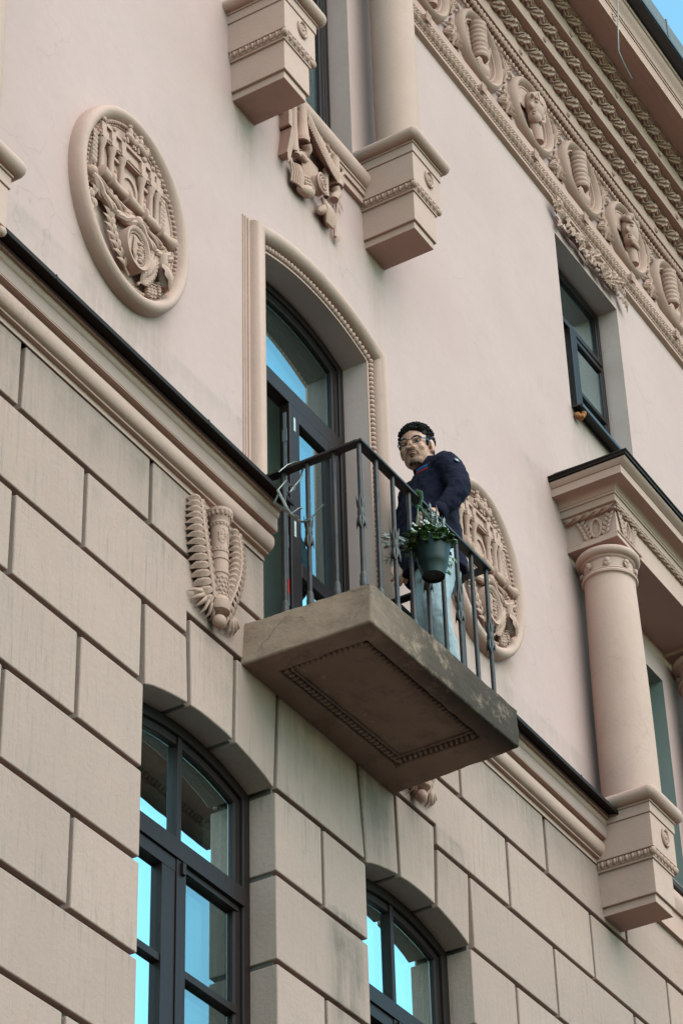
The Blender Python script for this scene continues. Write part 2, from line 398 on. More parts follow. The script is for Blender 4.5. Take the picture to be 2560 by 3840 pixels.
# ---- rusticated wall of blocks
rows = [10.15, 9.725, 9.24, 8.755, 8.268, 7.775, 7.285, 6.80, 6.31, 5.82, 5.33]
GW = .0155
def blocks_mb():
    mb = MB()
    def blk(poly):
        # shrink to leave the joint; polygon given counter-clockwise
        n = len(poly); out = []
        for i in range(n):
            p0, p1, p2 = Vector(poly[i-1]), Vector(poly[i]), Vector(poly[(i+1) % n])
            d0 = (p1-p0).normalized(); d1 = (p2-p1).normalized()
            n0 = Vector((-d0.y,d0.x)); n1 = Vector((-d1.y,d1.x)); nn = (n0+n1).normalized(); nn /= max(.35, nn.dot(n0))
            out.append((p1.x+nn.x*GW, p1.y+nn.y*GW))
        mb.prism(out, 0.0, .20)
    def free(poly, keep):   # keep: indices of edges not shrunk are moved back outward (opening edges stay put)
        blk(poly)
    jr = random.Random(4); J = lambda: jr.uniform(-.0032,.0032)
    def rect(x0, x1, z0, z1, l=True, r=True):
        # l / r False: that side is an opening edge, no joint allowance
        q = []
        for x, z, k in ((x0, z0, l), (x1, z0, r), (x1, z1, r), (x0, z1, l)):
            q.append((x+(GW if x == x0 else -GW)*(1 if k else 0)+(J() if k else 0), z+(GW if z == z0 else -GW)+J()))
        mb.prism(q, 0, .20)
    even_l = [7.829-1.1*k for k in range(6) if 7.829-1.1*k > BX0+.2][::-1]
    odd_l = [8.375-1.1*k for k in range(7) if 8.375-1.1*k > BX0+.2][::-1]
    even_r = [13.245+1.1*k for k in range(10) if 13.245+1.1*k < BX1-.2]
    odd_r = [12.70+1.11*k for k in range(11) if 12.70+1.11*k < BX1-.2]
    def run(xs, z0, z1, lo=True, ro=True):
        for i in range(len(xs)-1):
            rect(xs[i], xs[i+1], z0, z1, l=lo or i > 0, r=ro or i < len(xs)-2)
    # row 0
    run([BX0]+even_l+[8.926, DX-DH], rows[1], rows[0], ro=False)
    run([DX+DH, 12.15]+even_r+[BX1], rows[1], rows[0], lo=False)
    # row 1
    run([BX0]+odd_l, rows[2], rows[1])
    blk([(8.375,9.24),(9.28,9.24),(9.28,9.37),(DX-DH+GW,9.37),(DX-DH+GW,9.725),(8.375,9.725)])
    blk([(DX+DH-GW,9.37),(11.80,9.37),(11.80,9.24),(12.70,9.24),(12.70,9.725),(DX+DH-GW,9.725)])
    mb.prism([(DX-DH-.012,9.384),(DX+DH+.012,9.384),(DX+DH+.012,9.60),(DX-DH-.012,9.60)], 0.003, .2)
    run(odd_r+[BX1], rows[2], rows[1])
    # row 2 with arch stones
    run([BX0]+even_l+[8.884], rows[3], rows[2])
    run([12.19]+even_r+[BX1], rows[3], rows[2])
    def vous(x0t, x1t, x0b, x1b, w, top):
        xs = [x0b+(x1b-x0b)*i/5 for i in range(6)]
        xc, h, zs, sg = w
        bot = [(x, arc_z(x, *w) if abs(x-xc) <= h else zs) for x in xs]
        bot = [(bot[0][0]+GW, bot[0][1])]+bot[1:-1]+[(bot[-1][0]-GW, bot[-1][1])]
        mb.prism(bot+[(x1t-GW, top-GW),(x0t+GW, top-GW)], 0, .20)
    vous(8.884, 9.277, 8.898, 9.295, W1, 9.24); vous(9.277, 9.712, 9.295, 9.700, W1, 9.37); vous(9.712, 10.125, 9.700, 10.086, W1, 9.37)
    blk([(10.09,8.755),(11.0,8.755),(10.94,9.37),(10.125,9.37)])
    vous(10.94, 11.345, 10.99, 11.362, W2, 9.37); vous(11.345, 11.80, 11.362, 11.772, W2, 9.37); vous(11.80, 12.19, 11.772, 12.156, W2, 9.24)
    # rows 3..: piers between the windows
    for r in range(3, len(rows)-1):
        z1, z0 = rows[r], rows[r+1]
        odd = r % 2 == 1
        if z0 > 5.9:
            run([BX0]+(odd_l if odd else even_l)+[W1[0]-W1[1]], z0, z1, ro=False)
            x0, x1 = W1[0]+W1[1], W2[0]-W2[1]
            if odd: rect(x0, 10.547, z0, z1, l=False); rect(10.547, x1, z0, z1, r=False)
            else: rect(x0, x1, z0, z1, False, False)
            run([W2[0]+W2[1]]+(odd_r if odd else even_r)+[BX1], z0, z1, lo=False)
        else:
            run([BX0]+(odd_l if odd else even_l)+[9.49, 10.58, 11.67]+(odd_r if odd else even_r)+[BX1], z0, z1)
    return mb
# a little hand-made unevenness in the joints
ob = blocks_mb()
rb = ob.build('rusticated_wall', RUST, bld, ang=25, bev=.007, segs=2)
back = MB(); yb = .036; e = .012
xs = [BX0, W1[0]-W1[1]-e, W1[0]+W1[1]+e, W2[0]-W2[1]-e, W2[0]+W2[1]+e, BX1]
back.box(BX0, xs[1], yb, .20, 5.9, 8.80); back.box(xs[2], xs[3], yb, .20, 5.9, 8.80); back.box(xs[4], BX1, yb, .20, 5.9, 8.80)
back.box(BX0, BX1, yb, .20, 5.0, 5.9)
def over(w):
    return [(w[0]-w[1]-e, 8.80)]+[(x, z+e) for x, z in arc_pts(*w)]+[(w[0]+w[1]+e, 8.80)]
poly = [(BX0,8.80)]+over(W1)+over(W2)+[(BX1,8.80),(BX1,9.62),(BX0,9.62)]
back.prism(poly, yb, .20)
back.box(BX0, DX-DH-e, yb, .20, 9.62, 10.149); back.box(DX+DH+e, BX1, yb, .20, 9.62, 10.149)
back.build('wall_joints', GROOVE, bld, smooth=False)
pl = MB(); pl.box(BX0, BX1, -.06, .2, GZ, 5.0); pl.box(BX0, BX1, -.10, .2, 5.0, 5.33)
pl.build('plinth_wall', RUST, bld, bev=.02)
core = MB()
core.add([(BX0,.2,GZ),(BX1,.2,GZ),(BX1,9,GZ),(BX0,9,GZ),(BX0,.2,18.3),(BX1,.2,18.3),(BX1,9,18.3),(BX0,9,18.3)], [(1,2,6,5),(2,3,7,6),(3,0,4,7),(4,5,6,7)])
core.add([(BX0,0,10.15),(BX0,.2,10.15),(BX0,.2,18.3),(BX0,0,18.3)], [(0,1,2,3)]); core.add([(BX1,0,10.15),(BX1,.2,10.15),(BX1,.2,18.3),(BX1,0,18.3)], [(0,1,2,3)])
core.build('side_wall', WALL, bld, smooth=False)
# rooms behind the openings
def room(x0, x1, z0, z1, d=2.2, fl=True):
    rm = MB()
    rm.add([(x0,.24,z0),(x1,.24,z0),(x1,d,z0),(x0,d,z0),(x0,.24,z1),(x1,.24,z1),(x1,d,z1),(x0,d,z1)], [(0,1,2,3),(4,5,6,7),(1,2,6,5),(2,3,7,6),(3,0,4,7)])
    rm.build('room_lining', ROOM, bld, smooth=False)
room(9.80, 13.3, 9.60, 12.75, .78); room(8.6, 10.4, 5.9, 9.0, 2.4); room(10.6, 12.5, 5.9, 9.0, 2.4)
room(9.7, 11.5, 13.9, 17.4, 2.2); room(14.0, 15.7, 14.0, 16.1, 2.0); room(18.3, 19.8, 14.0, 16.1, 2.0); room(4.4, 5.9, 12.0, 15.4, 2.0)

# ---- string course with its metal flashing
cp = [(0,10.135),(-.008,10.135),(-.008,10.168),(-.035,10.168),(-.035,10.181)]
for i in range(9):
    a = R_(-70+i*17.5); cp.append((-.040-.036*math.cos(a)*1.0, 10.237+.056*math.sin(a)))
cp += [(-.064,10.293),(-.095,10.293)]
cp2 = [(-.095,10.382),(-.104,10.388),(-.110,10.400),(-.109,10.414),(-.106,10.427),(-.125,10.427),(-.125,10.458),(0,10.475)]
def cornice(x0, x1):
    a = MB(); a.extr(cp+cp2, x0, x1)
    o = a.build('string_course', TRIM, bld, ang=30)
    gb = MB(); gb.extr([(-.096,10.300),(-.0975,10.300),(-.0975,10.378),(-.096,10.378)], x0+.002, x1-.002)
    gb.build('grey_fascia', GREYB, o)
    f = MB(); f.extr([(0,10.60),(-.188,10.474),(-.198,10.466),(-.198,10.436),(-.186,10.434),(-.186,10.444),(-.125,10.459),(0,10.48)], x0-.01, x1+.012)
    # folded seams of the sheet
    x = x0+.9
    while x < x1-.2:
        f.box(x, x+.012, -.2005, -.19, 10.437, 10.472); x += 1.35
    f.build('flashing', FLASH, o, ang=20, bev=.003)
    return o
cornice(BX0, 9.985); cornice(11.18, 13.97); cornice(15.9, BX1)

# ---- door surround
dpath = [(DX-DH,9.62)]+arc_pts(DX, DH, 12.40, .105, 20)+[(DX+DH,9.62)]
dpl = [(DX-DH,10.47)]+dpath[1:]
def tor(c, yc, r, n=8, a0=-180, a1=0):
    return [(c-r*math.cos(R_(a0+(a1-a0)*i/n)-math.pi), yc+r*math.sin(R_(a0+(a1-a0)*i/n))*1.15) for i in range(n+1)]
prof = [(.0,0),(.0,-.014),(.014,-.014),(.018,-.006),(.048,-.006),(.056,-.02)]
prof += [(.109-.054*math.cos(R_(i*180/9)), -.026-.062*math.sin(R_(i*180/9))) for i in range(10)]
prof += [(.166,-.024),(.178,-.024),(.178,-.014),(.193,-.014),(.193,-.007),(.206,-.007),(.206,0)]
ds = MB(); ds.sweep(dpl, prof)
sur = ds.build('door_surround', TRIM, bld, ang=35)
# beads
bd = MB()
def along(path, off, pitch):
    pts = []; acc = 0
    off_path = []
    n = len(path)
    for i in range(n):
        p = Vector(path[i]); d0 = (p-Vector(path[i-1])).normalized() if i else (Vector(path[1])-p).normalized()
        d1 = (Vector(path[i+1])-p).normalized() if i < n-1 else d0
        n0 = Vector((-d0.y,d0.x)); n1 = Vector((-d1.y,d1.x)); nn = (n0+n1).normalized(); nn /= max(.3, nn.dot(n0))
        off_path.append(p+nn*off)
    for i in range(n-1):
        a, b = off_path[i], off_path[i+1]; L = (b-a).length
        while acc < L: pts.append((a+(b-a)*acc/L, (b-a).normalized())); acc += pitch
        acc -= L
    return pts
for q, d in along(dpl, .033, .0365):
    bd.ell((q.x,-.016,q.y), (.0205,.022,.0165) if abs(d.y) > .7 else (.0165,.022,.0205), nu=8, nv=6)
bd.build('bead_moulding', TRIM, sur, ang=60)

# ---- windows
def frame_bars(mb, bars, y0, y1):
    for x0, x1, z0, z1 in bars: mb.box(x0, x1, y0, y1, z0, z1)
def pane(parent, poly, y):
    p = MB(); n = len(poly)
    p.add([(x,y,z) for x,z in poly], [tuple(range(n))]); p.add([(x,y+.024,z) for x,z in poly], [tuple(range(n))])
    return p.build('pane', GLASS, parent, smooth=False)
def lower_window(w, m0, m1, u0, u1, tz0, tz1):
    xc, hh, zs, sg = w; x0, x1 = xc-hh, xc+hh
    f = MB(); ap = arc_pts(xc, hh-.004, zs, sg, 14)
    path = [(x0+.004,5.95)]+ap+[(x1-.004,5.95)]
    f.sweep(path, [(0,.232),(0,.155),(-.058,.155),(-.062,.163),(-.062,.178),(-.105,.178),(-.112,.188),(-.112,.232)])
    f.box(x0+.055, x1-.055, .150, .232, tz0, tz1)                      # transom
    f.box(m0, m1, .158, .232, 6.0, tz0)                               # post
    f.box(u0, u1, .168, .232, tz1, arc_z((u0+u1)/2, *w)-.06)          # upper mullion
    f.box(m0-.115, m0-.004, .165, .232, 6.0, tz0-.002)                # left sash stile
    f.box(x0+.062, m0-.004, .163, .232, tz0-.075, tz0-.003)           # left sash head
    f.box(x0+.10, m0-.1, .172, .232, 7.492, 7.532); f.box(m1-.005, x1-.10, .172, .232, 7.492, 7.532)
    f.box(x0+.10, m0-.1, .172, .232, 6.9, 6.94); f.box(m1-.005, x1-.10, .172, .232, 6.9, 6.94)
    f.box(m1-.005, x1-.09, .170, .232, tz0-.035, tz0-.003)
    o = f.build('window', FRAME, bld, ang=25, bev=.004)
    lat = MB(); lat.box(m1-.05, m1-.022, .142, .162, tz0-.075, tz0-.012); lat.build('catch', FRAME, o)
    ap2 = arc_pts(xc, hh-.105, zs-.035, sg*.85, 12)
    pane(o, [(x0+.1,tz1-.01)]+ap2+[(x1-.1,tz1-.01)], .200)
    pane(o, [(x0+.09,6.0),(m0-.1,6.0),(m0-.1,tz0-.07),(x0+.09,tz0-.07)], .198)
    pane(o, [(m1-.01,6.0),(x1-.1,6.0),(x1-.1,tz0-.03),(m1-.01,tz0-.03)], .203)
    return o
lower_window(W1, 9.435, 9.515, 9.445, 9.482, 8.09, 8.195)
lower_window(W2, 11.515, 11.595, 11.533, 11.568, 8.09, 8.185)

# balcony door: right leaf closed, left leaf swung inward
f = MB(); ap = arc_pts(DX, DH-.004, 12.40, .105, 14); x0, x1 = DX-DH, DX+DH
f.sweep([(x0+.004,9.62)]+ap+[(x1-.004,9.62)], [(0,.235),(0,.158),(-.050,.158),(-.054,.168),(-.054,.18),(-.102,.18),(-.108,.19),(-.108,.235)])
f.box(x0+.05, x1-.05, .155, .235, 11.695, 11.815)
dfr = f.build('balcony_door', FRAME, bld, ang=25, bev=.004)
ap2 = arc_pts(DX, DH-.10, 12.37, .085, 12)
pane(dfr, [(x0+.1,11.80)]+ap2+[(x1-.1,11.80)], .203)
lf = MB()
for b_ in ((10.53,10.64,9.66,11.69),(10.985,11.09,9.66,11.69),(10.64,10.985,11.595,11.69),(10.64,10.985,10.478,10.575),(10.64,10.985,9.66,9.80)): lf.box(b_[0],b_[1],.150,.222,b_[2],b_[3])
cl = lf.build('door_leaf', FRAME, bld, ang=25, bev=.005)
pane(cl, [(10.63,10.57),(11.0,10.57),(11.0,11.60),(10.63,11.60)], .18); pane(cl, [(10.63,9.79),(11.0,9.79),(11.0,10.49),(10.63,10.49)], .18)
ls = MB(); ls.box(10.524,10.5295,.172,.192,9.75,11.62)
for z in (9.95, 10.22, 10.62, 11.02, 11.4): ls.box(10.520,10.5245,.166,.196,z,z+.09)
ls.build('lock_strip', STEEL, cl)
hb = MB(); hb.box(10.560,10.578,.146,.151,10.72,10.83); hb.box(10.566,10.572,.1445,.147,10.735,10.815); hb.build('strike_plate', WHITEP, cl)
hb = MB(); hb.box(10.572,10.590,.146,.151,11.50,11.60); hb.build('strike_plate', WHITEP, cl)
rc = MB()
for b_ in ((10.514,10.521,.165,.171,10.30,10.40),(10.514,10.521,.192,.198,10.30,10.40),(10.514,10.521,.171,.192,10.30,10.312),(10.514,10.521,.171,.192,10.388,10.40)): rc.box(*b_)
rc.build('red_clip', REDP, cl)
ol = MB()       # open leaf at the left jamb, hinged at x0+.055
for y0, y1, z0, z1 in ((.23,.33,9.66,11.69),(.62,.72,9.66,11.69),(.33,.62,11.59,11.69),(.33,.62,10.48,10.575),(.33,.62,9.66,9.8)): ol.box(x0+.045,x0+.11,y0,y1,z0,z1)
oo = ol.build('door_leaf', FRAME, bld, ang=25, bev=.005)
og = MB(); og.add([(x0+.078,.32,9.79),(x0+.078,.63,9.79),(x0+.078,.63,11.6),(x0+.078,.32,11.6)], [(0,1,2,3)]); og.build('pane', GLASS, oo, smooth=False)

# window above the door, between the brackets
f = MB(); x0, x1, z0, z1 = 10.04, 11.134, 14.09, 17.2
f.sweep([(x0+.003,z0),(x0+.003,z1-.003),(x1-.003,z1-.003),(x1-.003,z0)], [(0,.23),(0,.155),(-.05,.155),(-.054,.17),(-.10,.17),(-.106,.185),(-.106,.23)])
f.box(x0+.04, x1-.04, .16, .23, z0-.03, z0+.05); f.box(10.55,10.63,.16,.23,z0+.05,z1-.1); f.box(x0+.09,x1-.09,.158,.23,16.1,16.2)
wu = f.build('window', FRAME, bld, ang=25, bev=.004); pane(wu, [(x0+.1,z0+.04),(x1-.1,z0+.04),(x1-.1,z1-.1),(x0+.1,z1-.1)], .20)
sl = MB(); sl.extr([(.165,14.13),(.16,14.135),(-.035,14.06),(-.045,14.055),(-.045,14.02),(.165,14.02)], x0, x1); sl.build('window_sill', BLACKM, wu)
sm = MB(); pf = [(0,13.74),(-.03,13.74),(-.03,13.80),(-.045,13.80),(-.045,13.845),(-.055,13.845),(-.055,13.86)]
pf += [(-.045-.05*math.sin(R_(i*180/8)), 13.935-.072*math.cos(R_(i*180/8))) for i in range(9)]+[(0,14.016)]
sm.extr(pf, 9.99, 11.2); sm.build('sill_moulding', TRIM, bld, ang=35)

# right upper window, its tray and the foam under it
def upper_window(x0, x1, z0, z1):
    f = MB()
    f.sweep([(x0+.003,z0),(x0+.003,z1-.003),(x1-.003,z1-.003),(x1-.003,z0)], [(0,.23),(0,.165),(-.035,.165),(-.038,.178),(-.052,.178),(-.055,.23)])
    f.box(x0+.03,x1-.03,.160,.23,15.345,15.40); xm = x0+.52
    f.box(xm-.06,xm+.05,.150,.23,z0,15.345)
    f.box(xm+.05,x1-.04,.168,.23,15.295,15.342); f.box(xm+.05,x1-.04,.170,.23,14.76,14.80)
    o = f.build('window', FRAME, bld, ang=25, bev=.004)
    pane(o, [(x0+.05,15.39),(x1-.05,15.39),(x1-.05,z1-.05),(x0+.05,z1-.05)], .200)
    pane(o, [(x0+.05,z0+.02),(xm-.05,z0+.02),(xm-.05,15.35),(x0+.05,15.35)], .198)
    pane(o, [(xm+.04,z0+.02),(x1-.05,z0+.02),(x1-.05,15.31),(xm+.04,15.31)], .190)
    s_ = MB(); s_.extr([(.19,z0+.045),(-.085,z0+.004),(-.092,z0),(-.092,z0-.028),(-.082,z0-.028),(-.07,z0-.006),(.19,z0+.02)], x0+.004, x1-.004); s_.build('window_sill', BLACKM, o)
    s_ = MB(); s_.box(x0+.02,x1-.02,.02,.19,z0-.05,z0-.004); s_.build('sill_bed', GROOVE, o)
    return o
ow = upper_window(14.286, 15.37, 14.15, 15.91); upper_window(18.5, 19.6, 14.15, 15.91)
fo = MB()
for i in range(7): fo.ell((14.315+random.uniform(0,.05), -.02-random.uniform(0,.05), 14.095+random.uniform(-.03,.03)), (random.uniform(.018,.03),)*3, nu=8, nv=6)
fo.build('foam_filler', FOAM, ow, ang=80)
f = MB(); f.sweep([(4.603,12.2),(4.603,15.197),(5.697,15.197),(5.697,12.2)], [(0,.23),(0,.155),(-.09,.155),(-.09,.23)]); f.box(5.1,5.18,.16,.23,12.2,15.1)
wl = f.build('window', FRAME, bld, ang=25); pane(wl, [(4.68,12.2),(5.62,12.2),(5.62,15.12),(4.68,15.12)], .2)

# ---- bracket pedestals
def pedestal(xc, z0, parent, plate=True):
    m_ = MB()
    def lay(hw, d, a, b): m_.box(xc-hw, xc+hw, -d, .02, z0+a, z0+b)
    lay(.125, .370, 0, .058); lay(.143, .386, .058, .302); lay(.158, .396, .300, .318)
    lay(.178, .413, .370, .617); lay(.186, .421, .617, .690); lay(.194, .430, .690, .706)
    lay(.164, .400, .316, .372)
    m_.box(xc-.20, xc+.20, -.438, .02, z0+.706, z0+.80)
    o = m_.build('bracket_pedestal', TRIM, parent, ang=25, bev=.004)
    t = MB(); r = .048; zc = z0+.752
    t.tube([(xc-.197,.03,zc),(xc-.197,-.435,zc)], r, 12); t.tube([(xc+.197,.03,zc),(xc+.197,-.435,zc)], r, 12); t.tube([(xc-.197,-.435,zc),(xc+.197,-.435,zc)], r, 12)
    t.ell((xc-.197,-.435,zc), r, nu=12, nv=8); t.ell((xc+.197,-.435,zc), r, nu=12, nv=8)
    t.build('torus_moulding', TRIM, o, ang=60)
    eg = MB(); zc = z0+.344
    n = 9
    for i in range(n):
        y = -.02-.395*(i+.5)/n
        for sx in (-1, 1):
            eg.ell((xc+sx*.163, y, zc), (.021,.017,.025), nu=8, nv=6); eg.leaf((xc+sx*.176, y+.022, zc-.02), (0,0,1), .045, .012, (sx,0,0), .3, n=3)
    for i in range(7):
        x = xc-.15+.30*i/6
        eg.ell((x, -.40, zc), (.017,.021,.025), nu=8, nv=6); eg.leaf((x+.025, -.412, zc-.02), (0,0,1), .045, .012, (0,-1,0), .3, n=3)
    for sx in (-1, 1): eg.ell((xc+sx*.165,-.402,zc), (.022,.022,.027), nu=8, nv=6)
    eg.build('egg_moulding', ORN, o, ang=60)
    ro = MB(); cx, cz = xc+.02, z0+.515; yf = -.413
    ring = [(cx+.044*math.cos(R_(a)), yf-.006, cz+.060*math.sin(R_(a))) for a in range(0,360,20)]
    ro.tube(ring, .011, 6, closed=True); ro.ell((cx,yf-.004,cz), (.014,.016,.02), nu=8, nv=6)
    for a in range(0,360,36): ro.leaf((cx+.010*math.cos(R_(a)),yf-.004,cz+.014*math.sin(R_(a))), (math.cos(R_(a)),0,1.35*math.sin(R_(a))), .034, .018, (0,-1,0), .4, n=3)
    ro.build('rosette', ORN, o, ang=60)
    return o
pa = pedestal(9.81, 13.40, bld); copy_part(pa, (1.57,0,0), bld)
pc = pedestal(14.14, 9.775, bld); copy_part(pc, (1.56,0,0), bld)
copy_part(pc, (-7.185,0,0), bld); copy_part(pc, (-8.745,0,0), bld)      # the left portico, cut by the edge of the photo
slw = MB(); slw.extr([(.02,10.56),(-.06,10.53),(-.06,10.49),(.02,10.49)], 14.33, 15.52); slw.build('window_sill', BLACKM, bld)
slm = MB(); slm.extr([(0,10.12),(-.03,10.12),(-.03,10.3),(-.05,10.3),(-.075,10.36),(-.075,10.41),(-.05,10.46),(0,10.488)], 14.3, 15.55); slm.build('sill_moulding', TRIM, bld, ang=35)

# ---- columns
def column(xc, yc, z0, z1, r0, r1, cap):
    a = MB(); prof = []
    for i in range(15):
        u = i/14; prof.append((r0+(r1-r0)*u+.006*math.sin(math.pi*u), z0+(z1-z0)*u))
    a.lathe(prof, (xc,yc,0), 40)
    o = a.build('column', TRIM, bld, ang=40)
    if cap:
        c = MB(); z = z1
        c.lathe([(r1,z-.01),(r1+.004,z),(r1+.018,z+.006),(r1+.022,z+.018),(r1+.016,z+.03),(r1+.006,z+.034),(r1+.012,z+.042),(r1+.004,z+.052),(r1-.004,z+.056),(r1-.004,z+.135),(r1+.008,z+.140),(r1+.014,z+.150)]+
                [(r1+.014+.036*math.sin(R_(i*180/7)), z+.186-.034*math.cos(R_(i*180/7))) for i in range(8)], (xc,yc,0), 40)
        co = c.build('capital', TRIM, o, ang=40)
        for k in range(8):
            b_ = MB(); th = R_(22.5+45*k); q = Vector((xc+(r1+.006)*math.cos(th), yc+(r1+.006)*math.sin(th), z+.09))
            b_.ell(q+Vector((0,0,.008)), (.022,.022,.026), nu=8, nv=7)
            for j in (-1, 0, 1): b_.leaf(q+Vector((0,0,-.036)), (-.5*j*math.sin(th), .5*j*math.cos(th), 1), .05, .026, (math.cos(th),math.sin(th),0), .5, n=3)
            b_.build('bud', ORN, o, ang=60)
    return o
column(9.81, -.216, 14.19, 17.34, .150, .142, False); column(11.38, -.216, 14.19, 17.34, .150, .142, False)
lc = column(14.14, -.222, 10.57, 12.345, .197, .177, True); copy_part(lc, (-7.185,0,0), bld); copy_part(lc, (-8.745,0,0), bld); column(15.70, -.222, 10.57, 12.345, .197, .177, True)

# ---- portico entablature over the lower columns
X0p, X1p = 13.982, 15.858
def ringbox(mb, levels):   # levels: (z, side offset, front y)
    pts = []
    for z, o, y in levels: pts.append([(X0p-o,.02,z),(X0p-o,y,z),(X1p+o,y,z),(X1p+o,.02,z)])
    vs = [q for l in pts for q in l]; fs = []
    for i in range(len(pts)-1):
        for j in range(3): fs.append((i*4+j, i*4+j+1, (i+1)*4+j+1, (i+1)*4+j))
    fs.append((0,1,2,3)); n = len(vs); fs.append((n-4,n-3,n-2,n-1)); mb.add(vs, fs)
en = MB()
lv = [(12.640,0,-.388),(12.845,0,-.388),(12.845,.030,-.400),(12.874,.036,-.404),(12.876,.071,-.425),(12.930,.071,-.425),(12.932,.083,-.435),(12.950,.083,-.435)]
for i in range(7): u = i/6; lv.append((12.952+.040*math.sin(u*math.pi/2)**.9, .088+.055*(1-math.cos(u*math.pi/2)), -.440-.055*(1-math.cos(u*math.pi/2))))
lv += [(12.995,.190,-.541),(13.056,.190,-.545),(13.058,.186,-.541),(13.064,.186,-.541),(13.066,.194,-.549)]
for i in range(5): u = i/4; lv.append((13.068+.040*u, .194+.02*math.sin(u*1.5), -.549-.044*math.sin(u*1.5)))
ringbox(en, lv)
ent = en.build('entablature', TRIM, bld, ang=28, bev=.002)
for xc in (14.14, 15.70):
    ab = MB()
    ab.box(xc-.172, xc+.172, -.394, .02, 12.612, 12.652)
    ab.tube([(xc-.165,0,12.655),(xc-.165,-.397,12.655),(xc+.20,-.397,12.655)], .010, 8)
    ab.build('abacus', TRIM, ent, ang=30, bev=.003)
cf = MB()
cf.add([(X0p-.225,.0,13.112),(X0p-.225,-.606,13.112),(X1p+.225,-.606,13.112),(X1p+.225,.0,13.112),
        (X0p-.225,.0,13.146),(X0p-.225,-.606,13.146),(X1p+.225,-.606,13.146),(X1p+.225,.0,13.146),(X0p-.10,0,13.27),(X1p+.10,0,13.27)],
       [(0,1,2,3),(0,1,5,4),(1,2,6,5),(2,3,7,6),(4,5,8),(5,6,9,8),(6,7,9)])
cf.tube([(X0p-.225,0,13.146),(X0p-.225,-.606,13.146),(X1p+.225,-.606,13.146),(X1p+.225,0,13.146)], .010, 8)
cf.build('flashing', FLASH, ent, ang=25)
# twisted leaf garland under the cornice
def garland(mb, a, b, nrm, per=.15, r=.020):
    a, b, nrm = Vector(a), Vector(b), Vector(nrm); d = (b-a).normalized(); L = (b-a).length; up = Vector((0,0,1)); n = int(L/.012)
    for ph in (0, math.pi):
        mb.tube([a+d*L*i/n+(up*.016*math.sin(2*math.pi*L*i/n/per+ph)+nrm*.010*math.cos(2*math.pi*L*i/n/per+ph)) for i in range(n+1)], r*.45, 6)
    k = int(L/(per/2))
    for i in range(k):
        q = a+d*(per/2*(i+.2)); s = 1 if i % 2 else -1
        mb.ell(q+nrm*.006+d*.03, (.038,.016,.016), rot=d.to_track_quat('X','Z').to_matrix(), nu=8, nv=6)
        mb.leaf(q-up*s*.012, d+up*s*.35, .075, .034, nrm, .5, n=5, ser=.3)
        mb.leaf(q+up*s*.010, d-up*s*.20, .060, .026, nrm, .6, n=5, ser=.3)
for g_ in (((X0p-.034,0,12.862), (X0p-.034,-.404,12.862), (-1,0,0)), ((X0p-.034,-.406,12.862), (X1p+.03,-.406,12.862), (0,-1,0))):
    gt = MB(); garland(gt, *g_); gt.build('leaf_garland', ORN, ent, ang=60)
# oval and laurel sprays on the block faces
def spray(mb, o, ax, nrm):
    o, ax, nrm = Vector(o), Vector(ax), Vector(nrm); up = Vector((0,0,1))
    ring = [o+ax*(.040)*math.cos(R_(a))+up*.076*math.sin(R_(a))+nrm*.008 for a in range(0,360,18)]
    mb.tube(ring,   .013, 6, closed=True); ring = [o+ax*.022*math.cos(R_(a))+up*.056*math.sin(R_(a))+nrm*.004 for a in range(0,360,24)]
    mb.tube(ring, .005, 5, closed=True)
    for s in (-1, 1):
        base = o+ax*s*.068-up*.078
        mb.tube([base+ax*s*.03*(u/6)**1.2*2+up*.168*u/6+nrm*.004 for u in range(7)], .004, 5)
        for i in range(5):
            c = base+ax*s*.03*(i/5)**1.2*2+up*.168*i/5+nrm*.004
            for t in (-1, 1): mb.leaf(c, ax*t*.75+up,   .062, .026, nrm, .6, n=4)
        mb.ell(o+ax*s*.045-up*.02+nrm*.006, .008, nu=6, nv=5)
for g_ in (((X0p,-.235,12.742), (0,-1,0), (-1,0,0)), ((14.14,-.388,12.742), (1,0,0), (0,-1,0)), ((15.70,-.388,12.742), (1,0,0), (0,-1,0))):
    wr = MB(); spray(wr, *g_); wr.build('laurel_relief', ORN, ent, ang=60)
copy_part(ent, (-8.745,0,0), bld)

